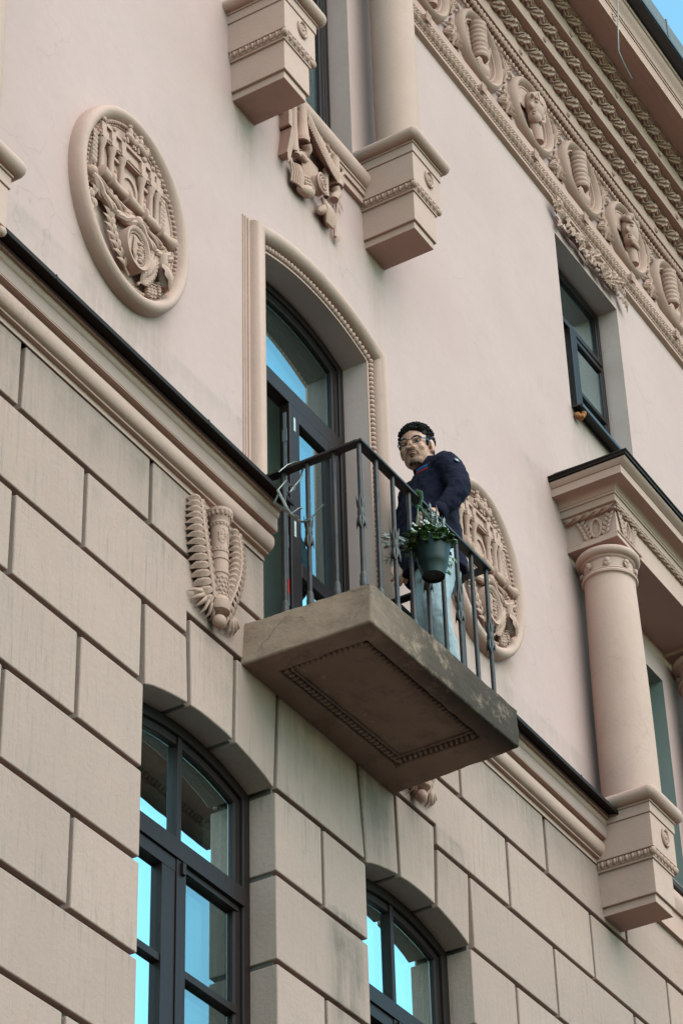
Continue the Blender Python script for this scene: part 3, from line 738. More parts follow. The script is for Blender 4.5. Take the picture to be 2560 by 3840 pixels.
# ---- relief medallions
def rib(mb, pts, r, n=7): mb.tube(pts, r, n)
def medallion(cx, cz):
    A, B = .522, .655
    root = part('relief_medallion', (cx,0,cz), bld)
    def ell_pt(t, d):
        x, z = A*math.cos(t), B*math.sin(t); nx, nz = math.cos(t)/A, math.sin(t)/B; l = math.hypot(nx,nz)
        return cx+x-nx/l*d, cz+z-nz/l*d
    rim = MB(); K = 96
    pr = [(0,.002),(.001,-.030),(.006,-.058),(.018,-.078),(.036,-.087),(.054,-.083),(.070,-.068),(.079,-.050),(.082,-.040),(.118,-.038),(.120,-.030),(.30,-.030)]
    vs = []
    for i in range(K):
        t = 2*math.pi*i/K; w = 1+.012*math.sin(5*t+1)
        for d, y in pr: x, z = ell_pt(t, d*w); vs.append((x,y,z))
    k = len(pr)
    rim.add(vs, [(i*k+j, i*k+j+1, ((i+1)%K)*k+j+1, ((i+1)%K)*k+j) for i in range(K) for j in range(k-1)])
    rim.build('rim', TRIM, root, ang=50)
    fl_ = MB(); fl_.add([ell_pt_y for ell_pt_y in [(ell_pt(2*math.pi*i/K,.25)[0],-.031,ell_pt(2*math.pi*i/K,.25)[1]) for i in range(K)]], [tuple(range(K))]); fl_.build('panel', TRIM, root, smooth=False)
    bb = MB(); NB = 104
    for i in range(NB):
        t = 2*math.pi*i/NB; x, z = ell_pt(t, .100); bb.ell((x,-.042,z), (.0135,.017,.0135), nu=8, nv=5)
    bb.build('bead_ring', ORN, root, ang=60)
    r = MB()
    U = lambda u, w, y=-.03: (cx+u, y, cz+w)
    # gate
    def bx(u0, u1, w0, w1, y0): r.box(cx+u0, cx+u1, y0, .002, cz+w0, cz+w1)
    bx(-.35, .235, .262, .30, -.042); bx(-.27, .20, .30, .372, -.026); bx(-.285, .215, .372, .392, -.042); bx(-.26,-.20,.392,.42,-.03)
    bx(-.345, .225, .012, .262, -.010)
    for u in (-.31, -.22, -.127, .06, .147, .205):
        r.lathe([(.024,.012),(.024,.03),(.018,.035),(.016,.20),(.020,.21),(.026,.235),(.030,.255)], (cx+u,-.030,cz), 10)
        bx(u-.028, u+.028, .255, .306, -.055); bx(u-.02, u+.02, .306, .375, -.045); r.ell(U(u,.40,-.04), .017, nu=8, nv=6)
    for u0, u1 in ((-.245,-.10),(.035,.17)):
        bx(u0, u1, -.022, .014, -.062); bx(u0-.008, u1+.008, -.034, -.022, -.068)
        bx(u0+.045, u1-.045, .03, .20, -.004)
        r.ell(U((u0+u1)/2,.13,-.02), (.014,.016,.016), nu=8, nv=6); r.ell(U((u0+u1)/2,.09,-.02), (.016,.016,.036), nu=8, nv=6)
        bx(u0+.03, u0+.042, .03, .22, -.030); bx(u1-.042, u1-.03, .03, .22, -.030); bx(u0+.03,u1-.03,.205,.225,-.03)
    arch = [(cx-.035+.062*math.cos(R_(a)), cz+.10+.085*math.sin(R_(a))) for a in range(180,-1,-15)]
    r.sweep([(cx-.097,cz-.02)]+arch+[(cx+.027,cz-.02)], [(0,0),(0,-.022),(.024,-.022),(.024,0)])
    for i in range(60): r.ell(U(-.345+.575*i/59,.281,-.044), (.006,.007,.010), nu=6, nv=4)
    for u in (-.072, .03):      # pair of horsemen on the attic
        r.ell(U(u,.445,-.045), (.045,.026,.026), rot=Matrix.Rotation(.5,3,'Y'), nu=10, nv=7); r.ell(U(u+.045,.452,-.05), (.016,.018,.03), nu=8, nv=6)
        r.ell(U(u+.055,.485,-.05), (.022,.014,.014), rot=Matrix.Rotation(.6,3,'Y'), nu=8, nv=6); r.ell(U(u-.012,.485,-.05), (.018,.018,.032), nu=8, nv=6); r.ell(U(u-.012,.527,-.05), .015, nu=8, nv=6)
        for du in (-.03, .02, .04): r.tube([U(u+du,.435,-.045),U(u+du+.01,.40,-.045)], .009, 6)
    # lying torch
    prof = []
    for i in range(15):
        u = i/14; prof.append((.029+.005*math.sin(u*20), -.345+.66*u))
    r.lathe([(.018,-.36),(.042,-.35),(.038,-.325)]+prof[1:-1]+[(.038,.30),(.046,.318),(.03,.335)], (cx,-.058,cz-.034), 12, axis=(1,0,-.03))
    for u in (-.27, -.115, .04, .19): r.lathe([(.034,-.012),(.043,-.006),(.043,.006),(.034,.012)], (cx+u,-.058,cz-.034-.03*u), 12, axis=(1,0,-.03))
    for i in range(8): r.leaf(U(.30,-.045,-.058), (1,.5*math.sin(i*.8),.8*math.cos(i*.8)), .07, .035, (0,-1,0), .6, n=4)
    # rope swags
    def swag(pts, rr):
        for k_ in range(3):
            q = []
            for j in range(len(pts)-1):
                for s in range(6):
                    t = s/6; a, b = Vector((pts[j][0],0,pts[j][1])), Vector((pts[j+1][0],0,pts[j+1][1])); c = a+(b-a)*t
                    q.append((cx+c.x, -.045-.012*math.sin(k_*2.1+j+s*.5), cz+c.z+.020*math.cos(k_*2.1+(j*6+s)*.35)))
            r.tube(q, rr, 7)
    swag([(-.40,-.105),(-.30,-.165),(-.20,-.195),(-.10,-.165),(0,-.115)], .020); swag([(0,-.115),(.09,-.16),(.17,-.19),(.25,-.165),(.34,-.12)], .018)
    swag([(-.40,-.09),(-.25,-.11),(-.10,-.115),(.0,-.10)], .012); swag([(.0,-.105),(.12,-.10),(.24,-.11),(.34,-.115)], .012)
    r.ell(U(0,-.125,-.06), (.032,.03,.04), nu=10, nv=7)
    # oval shield
    se = lambda a, q: (cx-.02+.108*q*math.cos(a), cz-.335+.140*q*math.sin(a))
    vs = []; pf = [(1.0,.0),(1.02,-.07),(1.0,-.088),(.90,-.088),(.82,-.078),(.78,-.066),(.0,-.066)]; KK = 40
    for i in range(KK):
        for q, y in pf: x, z = se(2*math.pi*i/KK, q); vs.append((x,y,z))
    k = len(pf); r.add(vs, [(i*k+j, i*k+j+1, ((i+1)%KK)*k+j+1, ((i+1)%KK)*k+j) for i in range(KK) for j in range(k-1)])
    for i in range(40): x, z = se(2*math.pi*i/40, .74); r.ell((x,-.070,z), .0075, nu=6, nv=4)
    for i in range(6):
        r.leaf(U(-.03,-.42+.02*i,-.068), (-.5+.05*i,0,1), .075, .03, (0,-1,0), .5, n=4); r.ell(U(.015+.008*math.sin(i*2),-.40+.024*i,-.07), (.022,.012,.013), nu=8, nv=5)
    # laurel branches
    rnd = random.Random(3)
    for s, base in ((-1,(.06,-.50)), (1,(.08,-.50))):
        pts = []
        for i in range(11):
            u = i/10
            if s < 0: x, z = -.03-.20*math.sin(u*1.9), -.515+.40*u-.03*math.sin(u*3)
            else: x, z = .05+.125*math.sin(u*1.7), -.515+.29*u
            pts.append(U(x,z,-.03))
        r.tube(pts, .008, 6)
        for i in range(1,11):
            a, b = Vector(pts[i-1]), Vector(pts[i]); d = (b-a).normalized()
            for t in (-1, 1):
                e_ = Vector((d.z*t,0,-d.x*t)); r.leaf(b+Vector((0,-.006,0)), d+e_*.65, .085, .038, (0,-1,0), .5, n=5)
    for i in range(5): r.leaf(U(.085+.006*i,-.42,-.04-.004*i), (.12*i-.1,0,1), .20, .036, (0,-1,0), .4, n=5)
    # hanging quiver, tassels and side fasces
    r.lathe([(.020,-.10),(.034,-.09),(.040,.02),(.046,.03),(.046,.05),(.036,.055),(.040,.11),(.03,.12)], U(.265,-.29,-.045), 12, axis=(-.28,0,1))
    r.leaf(U(.22,-.26,-.075), (.4,0,-1), .17, .08, (0,-1,0), .4, n=6, ser=.2)
    for u, w, L in ((.165,-.42,.12),(.195,-.41,.11),(.235,-.37,.10),(.135,-.45,.09)): 
        r.tube([U(u,w,-.03),U(u+.006,w-L*.5,-.035),U(u+.004,w-L,-.03)], [.012,.016,.013], 7)
        for j in range(5): r.tube([U(u+.012*math.cos(a*1.26),w-L*(j+.5)/5,-.035+.014*math.sin(a*1.26)) for a in range(5)], .005, 5, closed=True)
    for u in (.262, -.375):
        for i in range(7):
            r.leaf(U(u,.03+.033*i,-.03), (.35,0,1), .055, .026, (0,-1,0), .5, n=4); r.leaf(U(u,.03+.033*i,-.03), (-.35,0,1), .055, .026, (0,-1,0), .5, n=4)
    r.ell(U(.285,.29,-.03), (.03,.02,.016), nu=8, nv=6); r.ell(U(-.39,-.05,-.03), .04, nu=8, nv=6)
    for i in range(5): r.leaf(U(-.385,-.12-.05*i,-.03), (.3*(-1)**i,0,-1), .09, .05, (0,-1,0), .5, n=5, ser=.2)
    r.v = [(a, b-.028, c) for a, b, c in r.v]
    r.build('gate_relief', ORN, root, ang=45)
    return root
med = medallion(8.622, 11.640); copy_part(med, (3.93,0,-.01), bld); copy_part(med, (-3.2,0,0), bld)

# ---- winged torches beside the balcony
def torch(xc):
    root = part('torch_relief', (xc,0,9.6), bld); yc = -.055; t = MB()
    SC_ = 1.07
    t.lathe([(r_*SC_, z_) for r_, z_ in [(.020,9.462),(.052,9.478),(.056,9.49),(.056,9.535),(.048,9.545),(.046,9.56),(.041,9.57),(.045,9.70),(.050,9.704),(.050,9.716),(.045,9.72),(.045,9.79),(.049,9.793),(.049,9.803),(.044,9.808),(.044,9.84),(.048,9.843),(.048,9.852),(.043,9.856),(.044,10.02),(.050,10.026),(.050,10.038),(.046,10.042),(.058,10.085),(.066,10.095),(.066,10.115),(.05,10.122)]], (xc,yc,0), 24)
    t.ell((xc,yc,9.425), .038, nu=16, nv=10)
    d = t
    d_v0 = 0
    for j in range(5):          # fish-scale zone
        for i in range(12):
            th = R_(30*i+15*(j % 2)); q = Vector((xc+.0445*math.cos(th), yc+.0445*math.sin(th), 9.688-.026*j))
            d.leaf(q, (0,0,-1), .030, .024, (math.cos(th),math.sin(th),0), .35, n=3)
    for i in range(16):
        th = R_(22.5*i); c, s = math.cos(th), math.sin(th)
        d.ell((xc+.047*c,yc+.047*s,9.798), .0075, nu=6, nv=4); d.ell((xc+.062*c,yc+.062*s,10.088), (.009,.009,.022), nu=6, nv=5); d.leaf((xc+.046*c,yc+.046*s,10.03), (0,0,-1), .024, .018, (c,s,0), .4, n=3)
        d.ell((xc+.045*c,yc+.045*s,9.862), .006, nu=5, nv=4)
    for th in (-1.1, -2.2):
        q = Vector((xc+.045*math.cos(th), yc+.045*math.sin(th), 9.94)); nn = Vector((math.cos(th),math.sin(th),0)); tt = Vector((-nn.y,nn.x,0))
        d.tube([q+tt*.018*math.cos(R_(a))+Vector((0,0,.048*math.sin(R_(a)))) for a in range(0,360,24)], .004, 5, closed=True)
        for a in range(0,360,40): d.leaf(q, tt*math.cos(R_(a))*.4+Vector((0,0,math.sin(R_(a)))), .036, .010, nn, .4, n=3)
        d.ell((xc+.048*math.cos(th), yc+.048*math.sin(th), 9.515), .011, nu=8, nv=6)
    d.build('torch', ORN, root, ang=40)
    for s in (-1, 1):           # a palm wing on either side
        w = MB(); sp = []
        for i in range(15):
            u = i/14; x = xc+s*(.062+.118*math.sin(min(1,u*1.25)*math.pi/2)); z = 9.535+.55*u; y = -.050-.030*math.sin(u*2.4+.4)
            sp.append(Vector((x,y,z)))
        w.tube(sp, [.012-.005*i/14 for i in range(15)], 7)
        for i in range(15):
            u = i/14; c = sp[i]; g_ = 1-.30*u
            for side, Lo in ((s, .112*g_), (-s, .085*g_)):      # plump pointed feathers sloping back to the wall
                d0 = Vector((side*.80, .50, .16-.55*(1-u)**2)).normalized(); up_ = Vector((side*.45,-.80,.42)); up_ = (up_-d0*up_.dot(d0)).normalized(); tt = d0.cross(up_)
                path = [c+d0*Lo*v+up_*(.020*math.sin(v*math.pi*.8)-.042*v*v*v) for v in (0,.25,.5,.75,1)]
                w.tube(path, [.006*g_,.010*g_,.011*g_,.009*g_,.003], 7)
                w.leaf(c+up_*.006, d0-up_*.10, Lo*1.15, .072*g_, up_, .34, curl=-.34, n=7, fold=.50)
        for i in range(6):
            a = -.5+.36*i; d0 = Vector((s*math.sin(a), .10, -math.cos(a))).normalized(); c = Vector((xc+s*(.075+.008*i), -.040, 9.535))
            w.tube([c, c+d0*.05+Vector((0,-.020,0)), c+d0*.095+Vector((0,-.010,0)), c+d0*.115+Vector((0,.02,0))], [.007,.013,.011,.003], 8, flat=.6)
        w.build('wing', ORN, root, ang=60)
    return root
to = torch(9.475); copy_part(to, (2.075,0,0), bld)

# ---- trophy of arms above the door
tp = MB()
def band(pts, w, th=.02):   # flat ribbon in the wall plane
    for (x0,y0,z0),(x1,y1,z1) in zip(pts[:-1], pts[1:]):
        tp.add([(x0-w,y0,z0),(x0+w,y0+.01,z0),(x1+w,y1+.01,z1),(x1-w,y1,z1),(x0-w,.001,z0),(x0+w,.001,z0),(x1+w,.001,z1),(x1-w,.001,z1)],
               [(0,1,2,3),(0,4,7,3),(1,5,6,2),(0,1,5,4),(3,2,6,7)])
band([(10.255,-.07,13.80),(10.245,-.075,13.62),(10.262,-.085,13.60),(10.225,-.07,13.36)], .030)
tp.leaf((10.212,-.07,13.36),(-.1,0,-1),.09,.035,(0,-1,0),.3); tp.leaf((10.245,-.06,13.37),(.2,0,-1),.08,.03,(0,-1,0),.3)
def roll(x, y, z1, z0, r0, r1):
    tp.lathe([(r0,z1),(r0*1.02,(z1+z0)/2),(r1,z0+.05),(r1*1.08,z0+.045),(r1*1.08,z0),(r1*.8,z0-.002),(r1*.75,z0+.02)], (x,y,0), 16)
roll(10.31,-.045,13.95,13.45,.028,.034); roll(10.395,-.06,13.96,13.60,.036,.046)
tp.tube([(10.40+.03*math.sin(a*.9),-.065-.02*math.cos(a*.9),13.58-.022*a) for a in range(8)], [.034,.034,.03,.03,.028,.026,.024,.02], 10)
tp.tube([(10.34+.025*math.sin(a*.8+1),-.06,13.49-.012*a) for a in range(6)], .026, 10)
for i in range(11):
    x = 10.300+.0125*i; tp.tube([(x,-.030-.030*math.sin(math.pi*i/10),13.375),(x,-.040-.034*math.sin(math.pi*i/10),13.29),(x+.004,-.030-.030*math.sin(math.pi*i/10),13.195+.02*abs(i-5)/5)], .0085, 6)
for i in range(15): x = 10.425+.0135*i; tp.tube([(x,-.030,13.58),(x,-.040,13.46),(x,-.030,13.34)], .0085, 6)
def drape(pts, r_, n=8): tp.tube(pts, r_, n)
for k in range(6):
    q = []
    for i in range(13):
        u = i/12; x = 10.43+.02*k+(.42-.045*k)*u; z = 13.93-.03*k*0+(-.28+.030*k)*math.sin(u*math.pi*.62+.08)-.0; q.append((x,-.055-.018*math.sin(math.pi*u)+.004*k,z))
    drape(q, .020 if k else .034, 7)
for i in range(38):
    u = i/37; x = 10.44+.41*u; zt = 13.91-.27*math.sin(u*math.pi*.62+.1); tp.tube([(x,-.075-.02*math.sin(math.pi*u),zt),(x+.002,-.088-.02*math.sin(math.pi*u),zt-.04),(x,-.078-.02*math.sin(math.pi*u),zt-.085)], [.010,.009,.006], 6)
for x, a in ((10.52,.10),(10.60,.16),(10.68,.17),(10.75,.12)): tp.tube([(x-.05,-.045,13.92),(x-.03,-.05,13.92-a*.6),(x+.03,-.052,13.92-a),(x+.09,-.045,13.92-a*.5)], .014, 7)
roll(10.80,-.055,13.80,13.55,.034,.046); tp.tube([(10.79+.02*math.sin(a),-.06,13.54-.025*a) for a in range(6)], .030, 10); roll(10.69,-.05,13.62,13.38,.018,.018)
tp.ell((10.575,-.055,13.385),(.062,.045,.078),nu=20,nv=10); 
ring = [(10.578+.056*math.cos(R_(a)),-.092,13.388+.072*math.sin(R_(a))) for a in range(0,360,15)]; tp.tube(ring,.010,6,closed=True)
ring = [(10.578+.036*math.cos(R_(a)),-.098,13.388+.048*math.sin(R_(a))) for a in range(0,360,18)]; tp.tube(ring,.006,6,closed=True)
tp.tube([(10.578+.018*math.cos(R_(a)),-.100,13.388+.024*math.sin(R_(a))) for a in range(0,300,30)],.007,6)
for i in range(4): tp.tube([(10.40+.012*i,-.05,13.33-.02*i),(10.45+.01*i,-.065,13.34-.02*i),(10.52,-.06,13.30-.012*i)], .013, 7)
tp.lathe([(.012,0),(.03,.03),(.042,.12),(.03,.16)], (10.36,-.045,13.20), 12, axis=(.8,0,.35)); tp.lathe([(.010,0),(.028,.03),(.04,.12),(.03,.15)], (10.60,-.045,13.19), 12, axis=(.5,0,.5))
for i in range(5): tp.tube([(10.64+.022*i,-.05,13.33),(10.66+.022*i,-.07,13.25),(10.69+.016*i,-.05,13.16)], [.012,.018,.010], 7)
tp.ell((10.75,-.02,13.27),(.055,.03,.08),nu=12,nv=8)
for i in range(30): tp.ell((10.70+.10*random.random(),-.042,13.21+.12*random.random()), .008, nu=5, nv=4)
tp.tube([(10.865,-.03,13.52),(10.85,-.03,13.40),(10.825,-.03,13.24),(10.82,-.03,13.15)], .011, 7); tp.leaf((10.85,-.025,13.13),(.2,0,1),.11,.04,(0,-1,0),.3); tp.leaf((10.87,-.02,13.55),(.5,0,-.5),.12,.035,(0,-1,0),.2)
tp.tube([(10.86,-.05,13.78),(10.90,-.05,13.80),(10.91,-.05,13.76),(10.88,-.05,13.73)], .016, 8)
tp.build('trophy_relief', ORN, bld, ang=50)

# ---- oak garland over the right upper window
og = MB(); rnd = random.Random(11)
def oak(p, d, L, y): og.leaf((p[0],y,p[1]), d, L, L*.55, (rnd.uniform(-.2,.2),-1,rnd.uniform(-.3,.3)), .35, curl=-.1, n=8, ser=.28, fold=.4)
for i in range(46):
    u = i/45; s = -1 if u < .5 else 1; v = abs(u-.5)*2
    x = 14.82+s*v*.56; z = 16.02+.06*v+rnd.uniform(-.07,.10)*(1-.35*v)
    oak((x,z), (s*rnd.uniform(.3,1), -.2, rnd.uniform(-.9,.9)), rnd.uniform(.10,.16), -.025-rnd.random()*.03)
for i in range(22):
    u = rnd.uniform(-1,1); og.ell((14.82+u*.5,-.05,16.03+rnd.uniform(-.06,.1)), (.018,.02,.022), nu=8, nv=6)
for s in (-1, 1): og.tube([(14.82,-.03,16.0),(14.82+s*.2,-.03,16.03),(14.82+s*.4,-.03,16.0),(14.82+s*.55,-.03,16.05)], .012, 6)
og.tube([(14.80+.05*math.cos(a),-.05,16.02+.05*math.sin(a)) for a in [i*.5 for i in range(13)]], .014, 6, closed=True)
og.build('oak_garland_relief', ORN, bld, ang=50)

# ---- frieze
FX0, FX1 = 10.9, 20.5
fb = MB(); fb.extr([(0,16.20),(-.038,16.215),(-.040,16.245),(-.028,16.262),(-.030,16.415),(-.044,16.43),(-.044,16.515),(0,16.53)], BX0, BX1); fri = fb.build('frieze', FRZ, bld, ang=25)
fbd = MB(); x = FX0
while x < FX1: fbd.ell((x,-.040,16.252), .0125, nu=6, nv=4); x += .029
fbd.build('bead_moulding', FRZ, fri, ang=60)
lg = MB(); x = FX0; i = 0
while x < FX1:
    for s in (-1, 1): lg.leaf((x,-.030,16.34+.004*s), (1,0,s*.55), .115, .06, (0,-1,0), .45, n=6, ser=.25, fold=.5)
    lg.leaf((x,-.036,16.34), (1,0,.05*(-1)**i), .10, .035, (0,-1,0), .5, n=4)
    x += .062; i += 1
for k in range(12):
    xk = 13.05+.85*(k-2); 
    if xk > FX0:
        lg.ell((xk,-.055,16.385), (.035,.03,.055), nu=10, nv=7)
        for a in range(6): lg.tube([(xk-.03+.012*a,-.082,16.34),(xk-.03+.012*a,-.086,16.43)], .006, 5)
lg.build('leaf_garland', FRZ, fri, ang=60)
eg = MB(); x = FX0
while x < FX1:
    eg.ell((x,-.050,17.335), (.0225,.030,.040), nu=8, nv=6); eg.ell((x+.025,-.030,17.262), (.017,.018,.024), nu=7, nv=5); eg.leaf((x+.025,-.062,17.31),(0,0,1),.05,.01,(0,-1,0),.3,n=3); x += .05
eg.build('egg_moulding', FRZ, fri, ang=60)
def foval(xc, zc, kind):
    root = part('frieze_medallion', (xc,0,zc), bld); r = MB(); A, B = .336, .352
    P = lambda t, q: (xc+(A-q)*math.cos(t), zc+(B-q)*math.sin(t))
    pr = [(-.004,.001),(0,-.03),(.012,-.062),(.032,-.074),(.052,-.064),(.064,-.034),(.072,-.020),(.080,-.020),(.084,-.034),(.096,-.034),(.10,-.014),(.112,-.012),(.116,.001)]
    K = 56; k = len(pr); vs = []
    for i in range(K):
        for q, y in pr: x, z = P(2*math.pi*i/K, q); vs.append((x,y,z))
    r.add(vs, [(i*k+j, i*k+j+1, ((i+1)%K)*k+j+1, ((i+1)%K)*k+j) for i in range(K) for j in range(k-1)])
    for i in range(64): x, z = P(2*math.pi*i/64, .105); r.ell((x,-.014,z), .0065, nu=5, nv=4)
    r.build('rim', FRZ, root, ang=50)
    c = MB(); Q = lambda u, w, y: (xc+u, y, zc+w)
    if kind == 0:       # ringed horn standing in leaves
        pf = []; n = 40
        for i in range(n+1):
            u = i/n; ring = 7.5; pf.append((.052+.008*u+.009*abs(math.sin(u*ring*math.pi)), -.12+.29*u))
        c.lathe(pf+[(.066,.175),(.07,.19),(.05,.20)], Q(-.012,.02,-.035), 18, axis=(-.08,0,1))
        for i in range(14):
            a = R_(200+i*11); c.leaf(Q(.02,-.11,-.03), (math.cos(a)*.9,0,math.sin(a)), .11, .05, (0,-1,0), .5, n=5, ser=.2)
        for i in range(9): c.leaf(Q(.07+.012*i,-.13+.035*i,-.012), (.5,0,1), .085, .04, (0,-1,0), .5, n=5, ser=.25)
        for i in range(8): c.leaf(Q(-.11-.01*i*.5,-.08+.035*i,-.008), (-.3,0,1), .05, .025, (0,-1,0), .4, n=4)
    else:               # helmeted or bearded head in profile with a fan of plumes
        c.ell(Q(0,.045,-.055), (.070,.055,.098), nu=16, nv=12); c.ell(Q(-.012,-.035,-.055), (.050,.042,.045), nu=12, nv=9)
        c.lathe([(.036,-.09),(.040,0),(.036,.06)], Q(.02,-.09,-.04), 12, axis=(-.15,0,1))
        c.ell(Q(-.062,.015,-.07), (.020,.016,.026), rot=Matrix.Rotation(.4,3,'Y'), nu=8, nv=6); c.ell(Q(-.05,-.028,-.075), (.018,.014,.007), nu=8, nv=5); c.ell(Q(-.05,-.042,-.073), (.016,.012,.007), nu=8, nv=5)
        for u in (-.045, -.005): c.ell(Q(u,.045,-.098), (.015,.008,.009), nu=8, nv=5); c.ell(Q(u,.066,-.098), (.02,.012,.006), nu=8, nv=5)
        if kind == 1:
            c.ell(Q(.016,.085,-.05), (.085,.068,.085), nu=16, nv=10); c.tube([Q(-.075+.01*i,.075+.012*i*(1 if i < 6 else -.2),-.085-.003*i) for i in range(9)], .012, 7)
            c.tube([Q(.06,.05,-.085),Q(.05,-.03,-.09),Q(.0,-.075,-.09)], .010, 6)
        else:
            for i in range(26): a = rnd.uniform(.2,3.3); c.ell(Q(.012+.075*math.cos(a),.08+.075*math.sin(a),-.07+rnd.uniform(-.02,.02)), .024, nu=7, nv=5)
            for i in range(16): c.ell(Q(rnd.uniform(-.05,.03),-.05+rnd.uniform(-.03,.02),-.085), .016, nu=7, nv=5)
        for i in range(15):
            a = R_(205+i*9.5); c.leaf(Q(.015,-.12,-.02), (math.cos(a),0,math.sin(a)), .12, .032, (0,-1,0), .5, n=4)
        for i in range(9): a = R_(80+i*14); c.leaf(Q(-.02,.05,-.012), (math.cos(a),0,math.sin(a)), .17, .045, (0,-1,0), .3, n=4)
    k_ = 1.15 if kind == 0 else 1.42
    c.v = [(xc+(a-xc)*k_, b*(1.1 if kind == 0 else 1.25), zc+(d-zc)*k_) for a, b, d in c.v]
    c.build('horn_relief' if kind == 0 else 'head_relief', FRZ, root, ang=50)
    return root
KX = [13.13+.852*k for k in range(-2, 8)]
k0 = foval(KX[2], 16.905, 0); k1 = foval(KX[3], 16.905, 1); k2 = foval(KX[5], 16.905, 2)
for i in (0, 4, 6, 8): copy_part(k0, (KX[i]-KX[2],0,0), bld)
copy_part(k1, (KX[7]-KX[3],0,0), bld); copy_part(k2, (KX[1]-KX[5],0,0), bld); copy_part(k2, (KX[9]-KX[5],0,0), bld)
# palmettes between the ovals
for k in range(9):
    xm = KX[k]+.426; pm = MB()
    for s in (1, -1):
        z = 16.905+s*.0
        pm.tube([(xm,-.012,z+s*.02),(xm+.02,-.02,z+s*.12),(xm-.01,-.02,z+s*.22),(xm,-.012,z+s*.32)], .012, 6)
        for i in range(7):
            a = R_(90-66+i*22) if s > 0 else R_(-90-66+i*22); pm.leaf((xm,-.012,z+s*.13), (math.cos(a),0,math.sin(a)), .15+.04*math.cos(a-R_(90*s)), .045, (0,-1,0), .5, n=5, fold=.5)
        for t in (-1, 1):
            pm.tube([(xm+t*(.03+.055*math.sin(i*.42)),-.015,z+s*(.22+.018*i)) for i in range(7)], .011, 6); pm.leaf((xm+t*.02,-.012,z+s*.2),(t*.9,0,s*.6),.13,.055,(0,-1,0),.5,n=6,ser=.25,fold=.5)
            pm.leaf((xm+t*.01,-.012,z+s*.27),(t*1.0,0,s*.25),.15,.05,(0,-1,0),.5,n=6,ser=.25,fold=.5); pm.leaf((xm+t*.01,-.012,z+s*.06),(t*.35,0,s*1),.12,.035,(0,-1,0),.5,n=5)
    pm.v = [(a, b*1.3, c) for a, b, c in pm.v]; pm.build('palmette_relief', FRZ, fri, ang=55)

# ---- crowning cornice
Y1, Y2, Y3, YF = -.08, -.223, -.353, -.66
pr = [(0,17.375),(Y1,17.383),(Y1,17.526),(-.156,17.600),(Y2,17.602),(Y2,17.74),(-.289,17.806),(Y3,17.808),(Y3,17.96),(-.420,18.013),(-.436,18.016),(-.440,18.03),(-.583,18.03),(-.590,18.02),(YF,18.02),(YF,18.153),(-.668,18.153),(-.668,18.175),(-.676,18.178)]
for i in range(9): u = i/8; pr.append((-.678-.045*(u-.16*math.sin(2*math.pi*u)), 18.182+.13*u))
pr += [(-.735,18.318),(-.735,18.362),(-.72,18.37),(0,18.40)]
cc = MB(); cc.extr(pr, BX0, BX1); cor = cc.build('crowning_cornice', FRZ, bld, ang=25)
lm = MB(); rnd = random.Random(5)
def leafstrip(y0, z0, y1, z1):
    a = Vector((0,y0,z0)); b = Vector((0,y1,z1)); sl = (b-a); nrm = Vector((0,-sl.z,sl.y)).normalized()
    if nrm.z > 0: nrm = -nrm
    up = sl.normalized(); Ls = sl.length; mid = (a+b)/2; per = .212; n = int((FX1-12)/.02)
    base = lambda x, s: Vector((x,mid.y,mid.z))+up*s+nrm*.004
    pts = [base(12+.02*i, .32*Ls*math.sin(2*math.pi*(.02*i)/per))+nrm*.010 for i in range(n)]
    lm.tube(pts, .0085, 6); 
    x = 12.0; i = 0
    while x < FX1:
        # one full leaf rising, one hanging per period
        lm.leaf(base(x+.010,-.42*Ls), Vector((1,0,0))+up*.62, per*.84, Ls*.95, nrm, .36, n=8, ser=.25, fold=.50)
        lm.leaf(base(x+.105,.44*Ls), Vector((1,0,0))-up*.50, per*.62, Ls*.58, nrm, .42, n=6, ser=.24, fold=.50)
        lm.leaf(base(x+.165,-.05*Ls), Vector((-.35,0,0))-up, Ls*.5, .04, nrm, .5, n=4)
        x += per
leafstrip(Y1, 17.53, -.156, 17.602); leafstrip(Y2, 17.744, -.289, 17.808); leafstrip(Y3, 17.962, -.420, 18.015)
lm.build('leaf_moulding', FRZ, cor, ang=60)
def repeat(o, x0, step, par):
    x = x0+step; k = 1
    while x < FX1: copy_part(o, (step*k,0,0), par); x += step; k += 1
for yy, zz, x0 in ((Y1,17.455,12.13),(Y2,17.672,12.30),(Y3,17.888,12.55)):
    rs = MB(); rs.ell((x0,yy-.006,zz-.022), (.021,.018,.024), nu=10, nv=7); rs.tube([(x0+.020*math.cos(R_(a)),yy-.004,zz-.022+.024*math.sin(R_(a))) for a in range(0,360,30)], .005, 5, closed=True)
    repeat(rs.build('rosette', FRZ, cor, ang=60), x0, .826, cor)
rs = MB(); x = 12.75
for a in range(0,360,30): rs.leaf((x,YF-.003,18.085), (math.cos(R_(a))*.8,0,math.sin(R_(a))), .05, .022, (0,-1,0), .4, n=4)
rs.ell((x,YF-.008,18.085), (.016,.014,.018), nu=8, nv=6)
repeat(rs.build('rosette', FRZ, cor, ang=60), x, 1.66, cor)
rf = MB()
rf.extr([(-.70,18.372),(-.832,18.375),(-.836,18.40)], BX0, BX1, cap=False); rf.extr([(-.836,18.385),(-.842,18.385),(-.842,18.415),(-.836,18.415)], BX0, BX1)
rf.build('gutter', BLACKM, cor, smooth=False)
r2 = MB(); r2.extr([(-.838,18.41),(-.838,18.598),(-.80,18.63),(9,20.3)], BX0, BX1, cap=False)
x = BX0
while x < BX1: r2.box(x, x+.02, -.845, -.80, 18.42, 18.622); x += .62
r2.build('roof', ROOFT, cor, smooth=False)

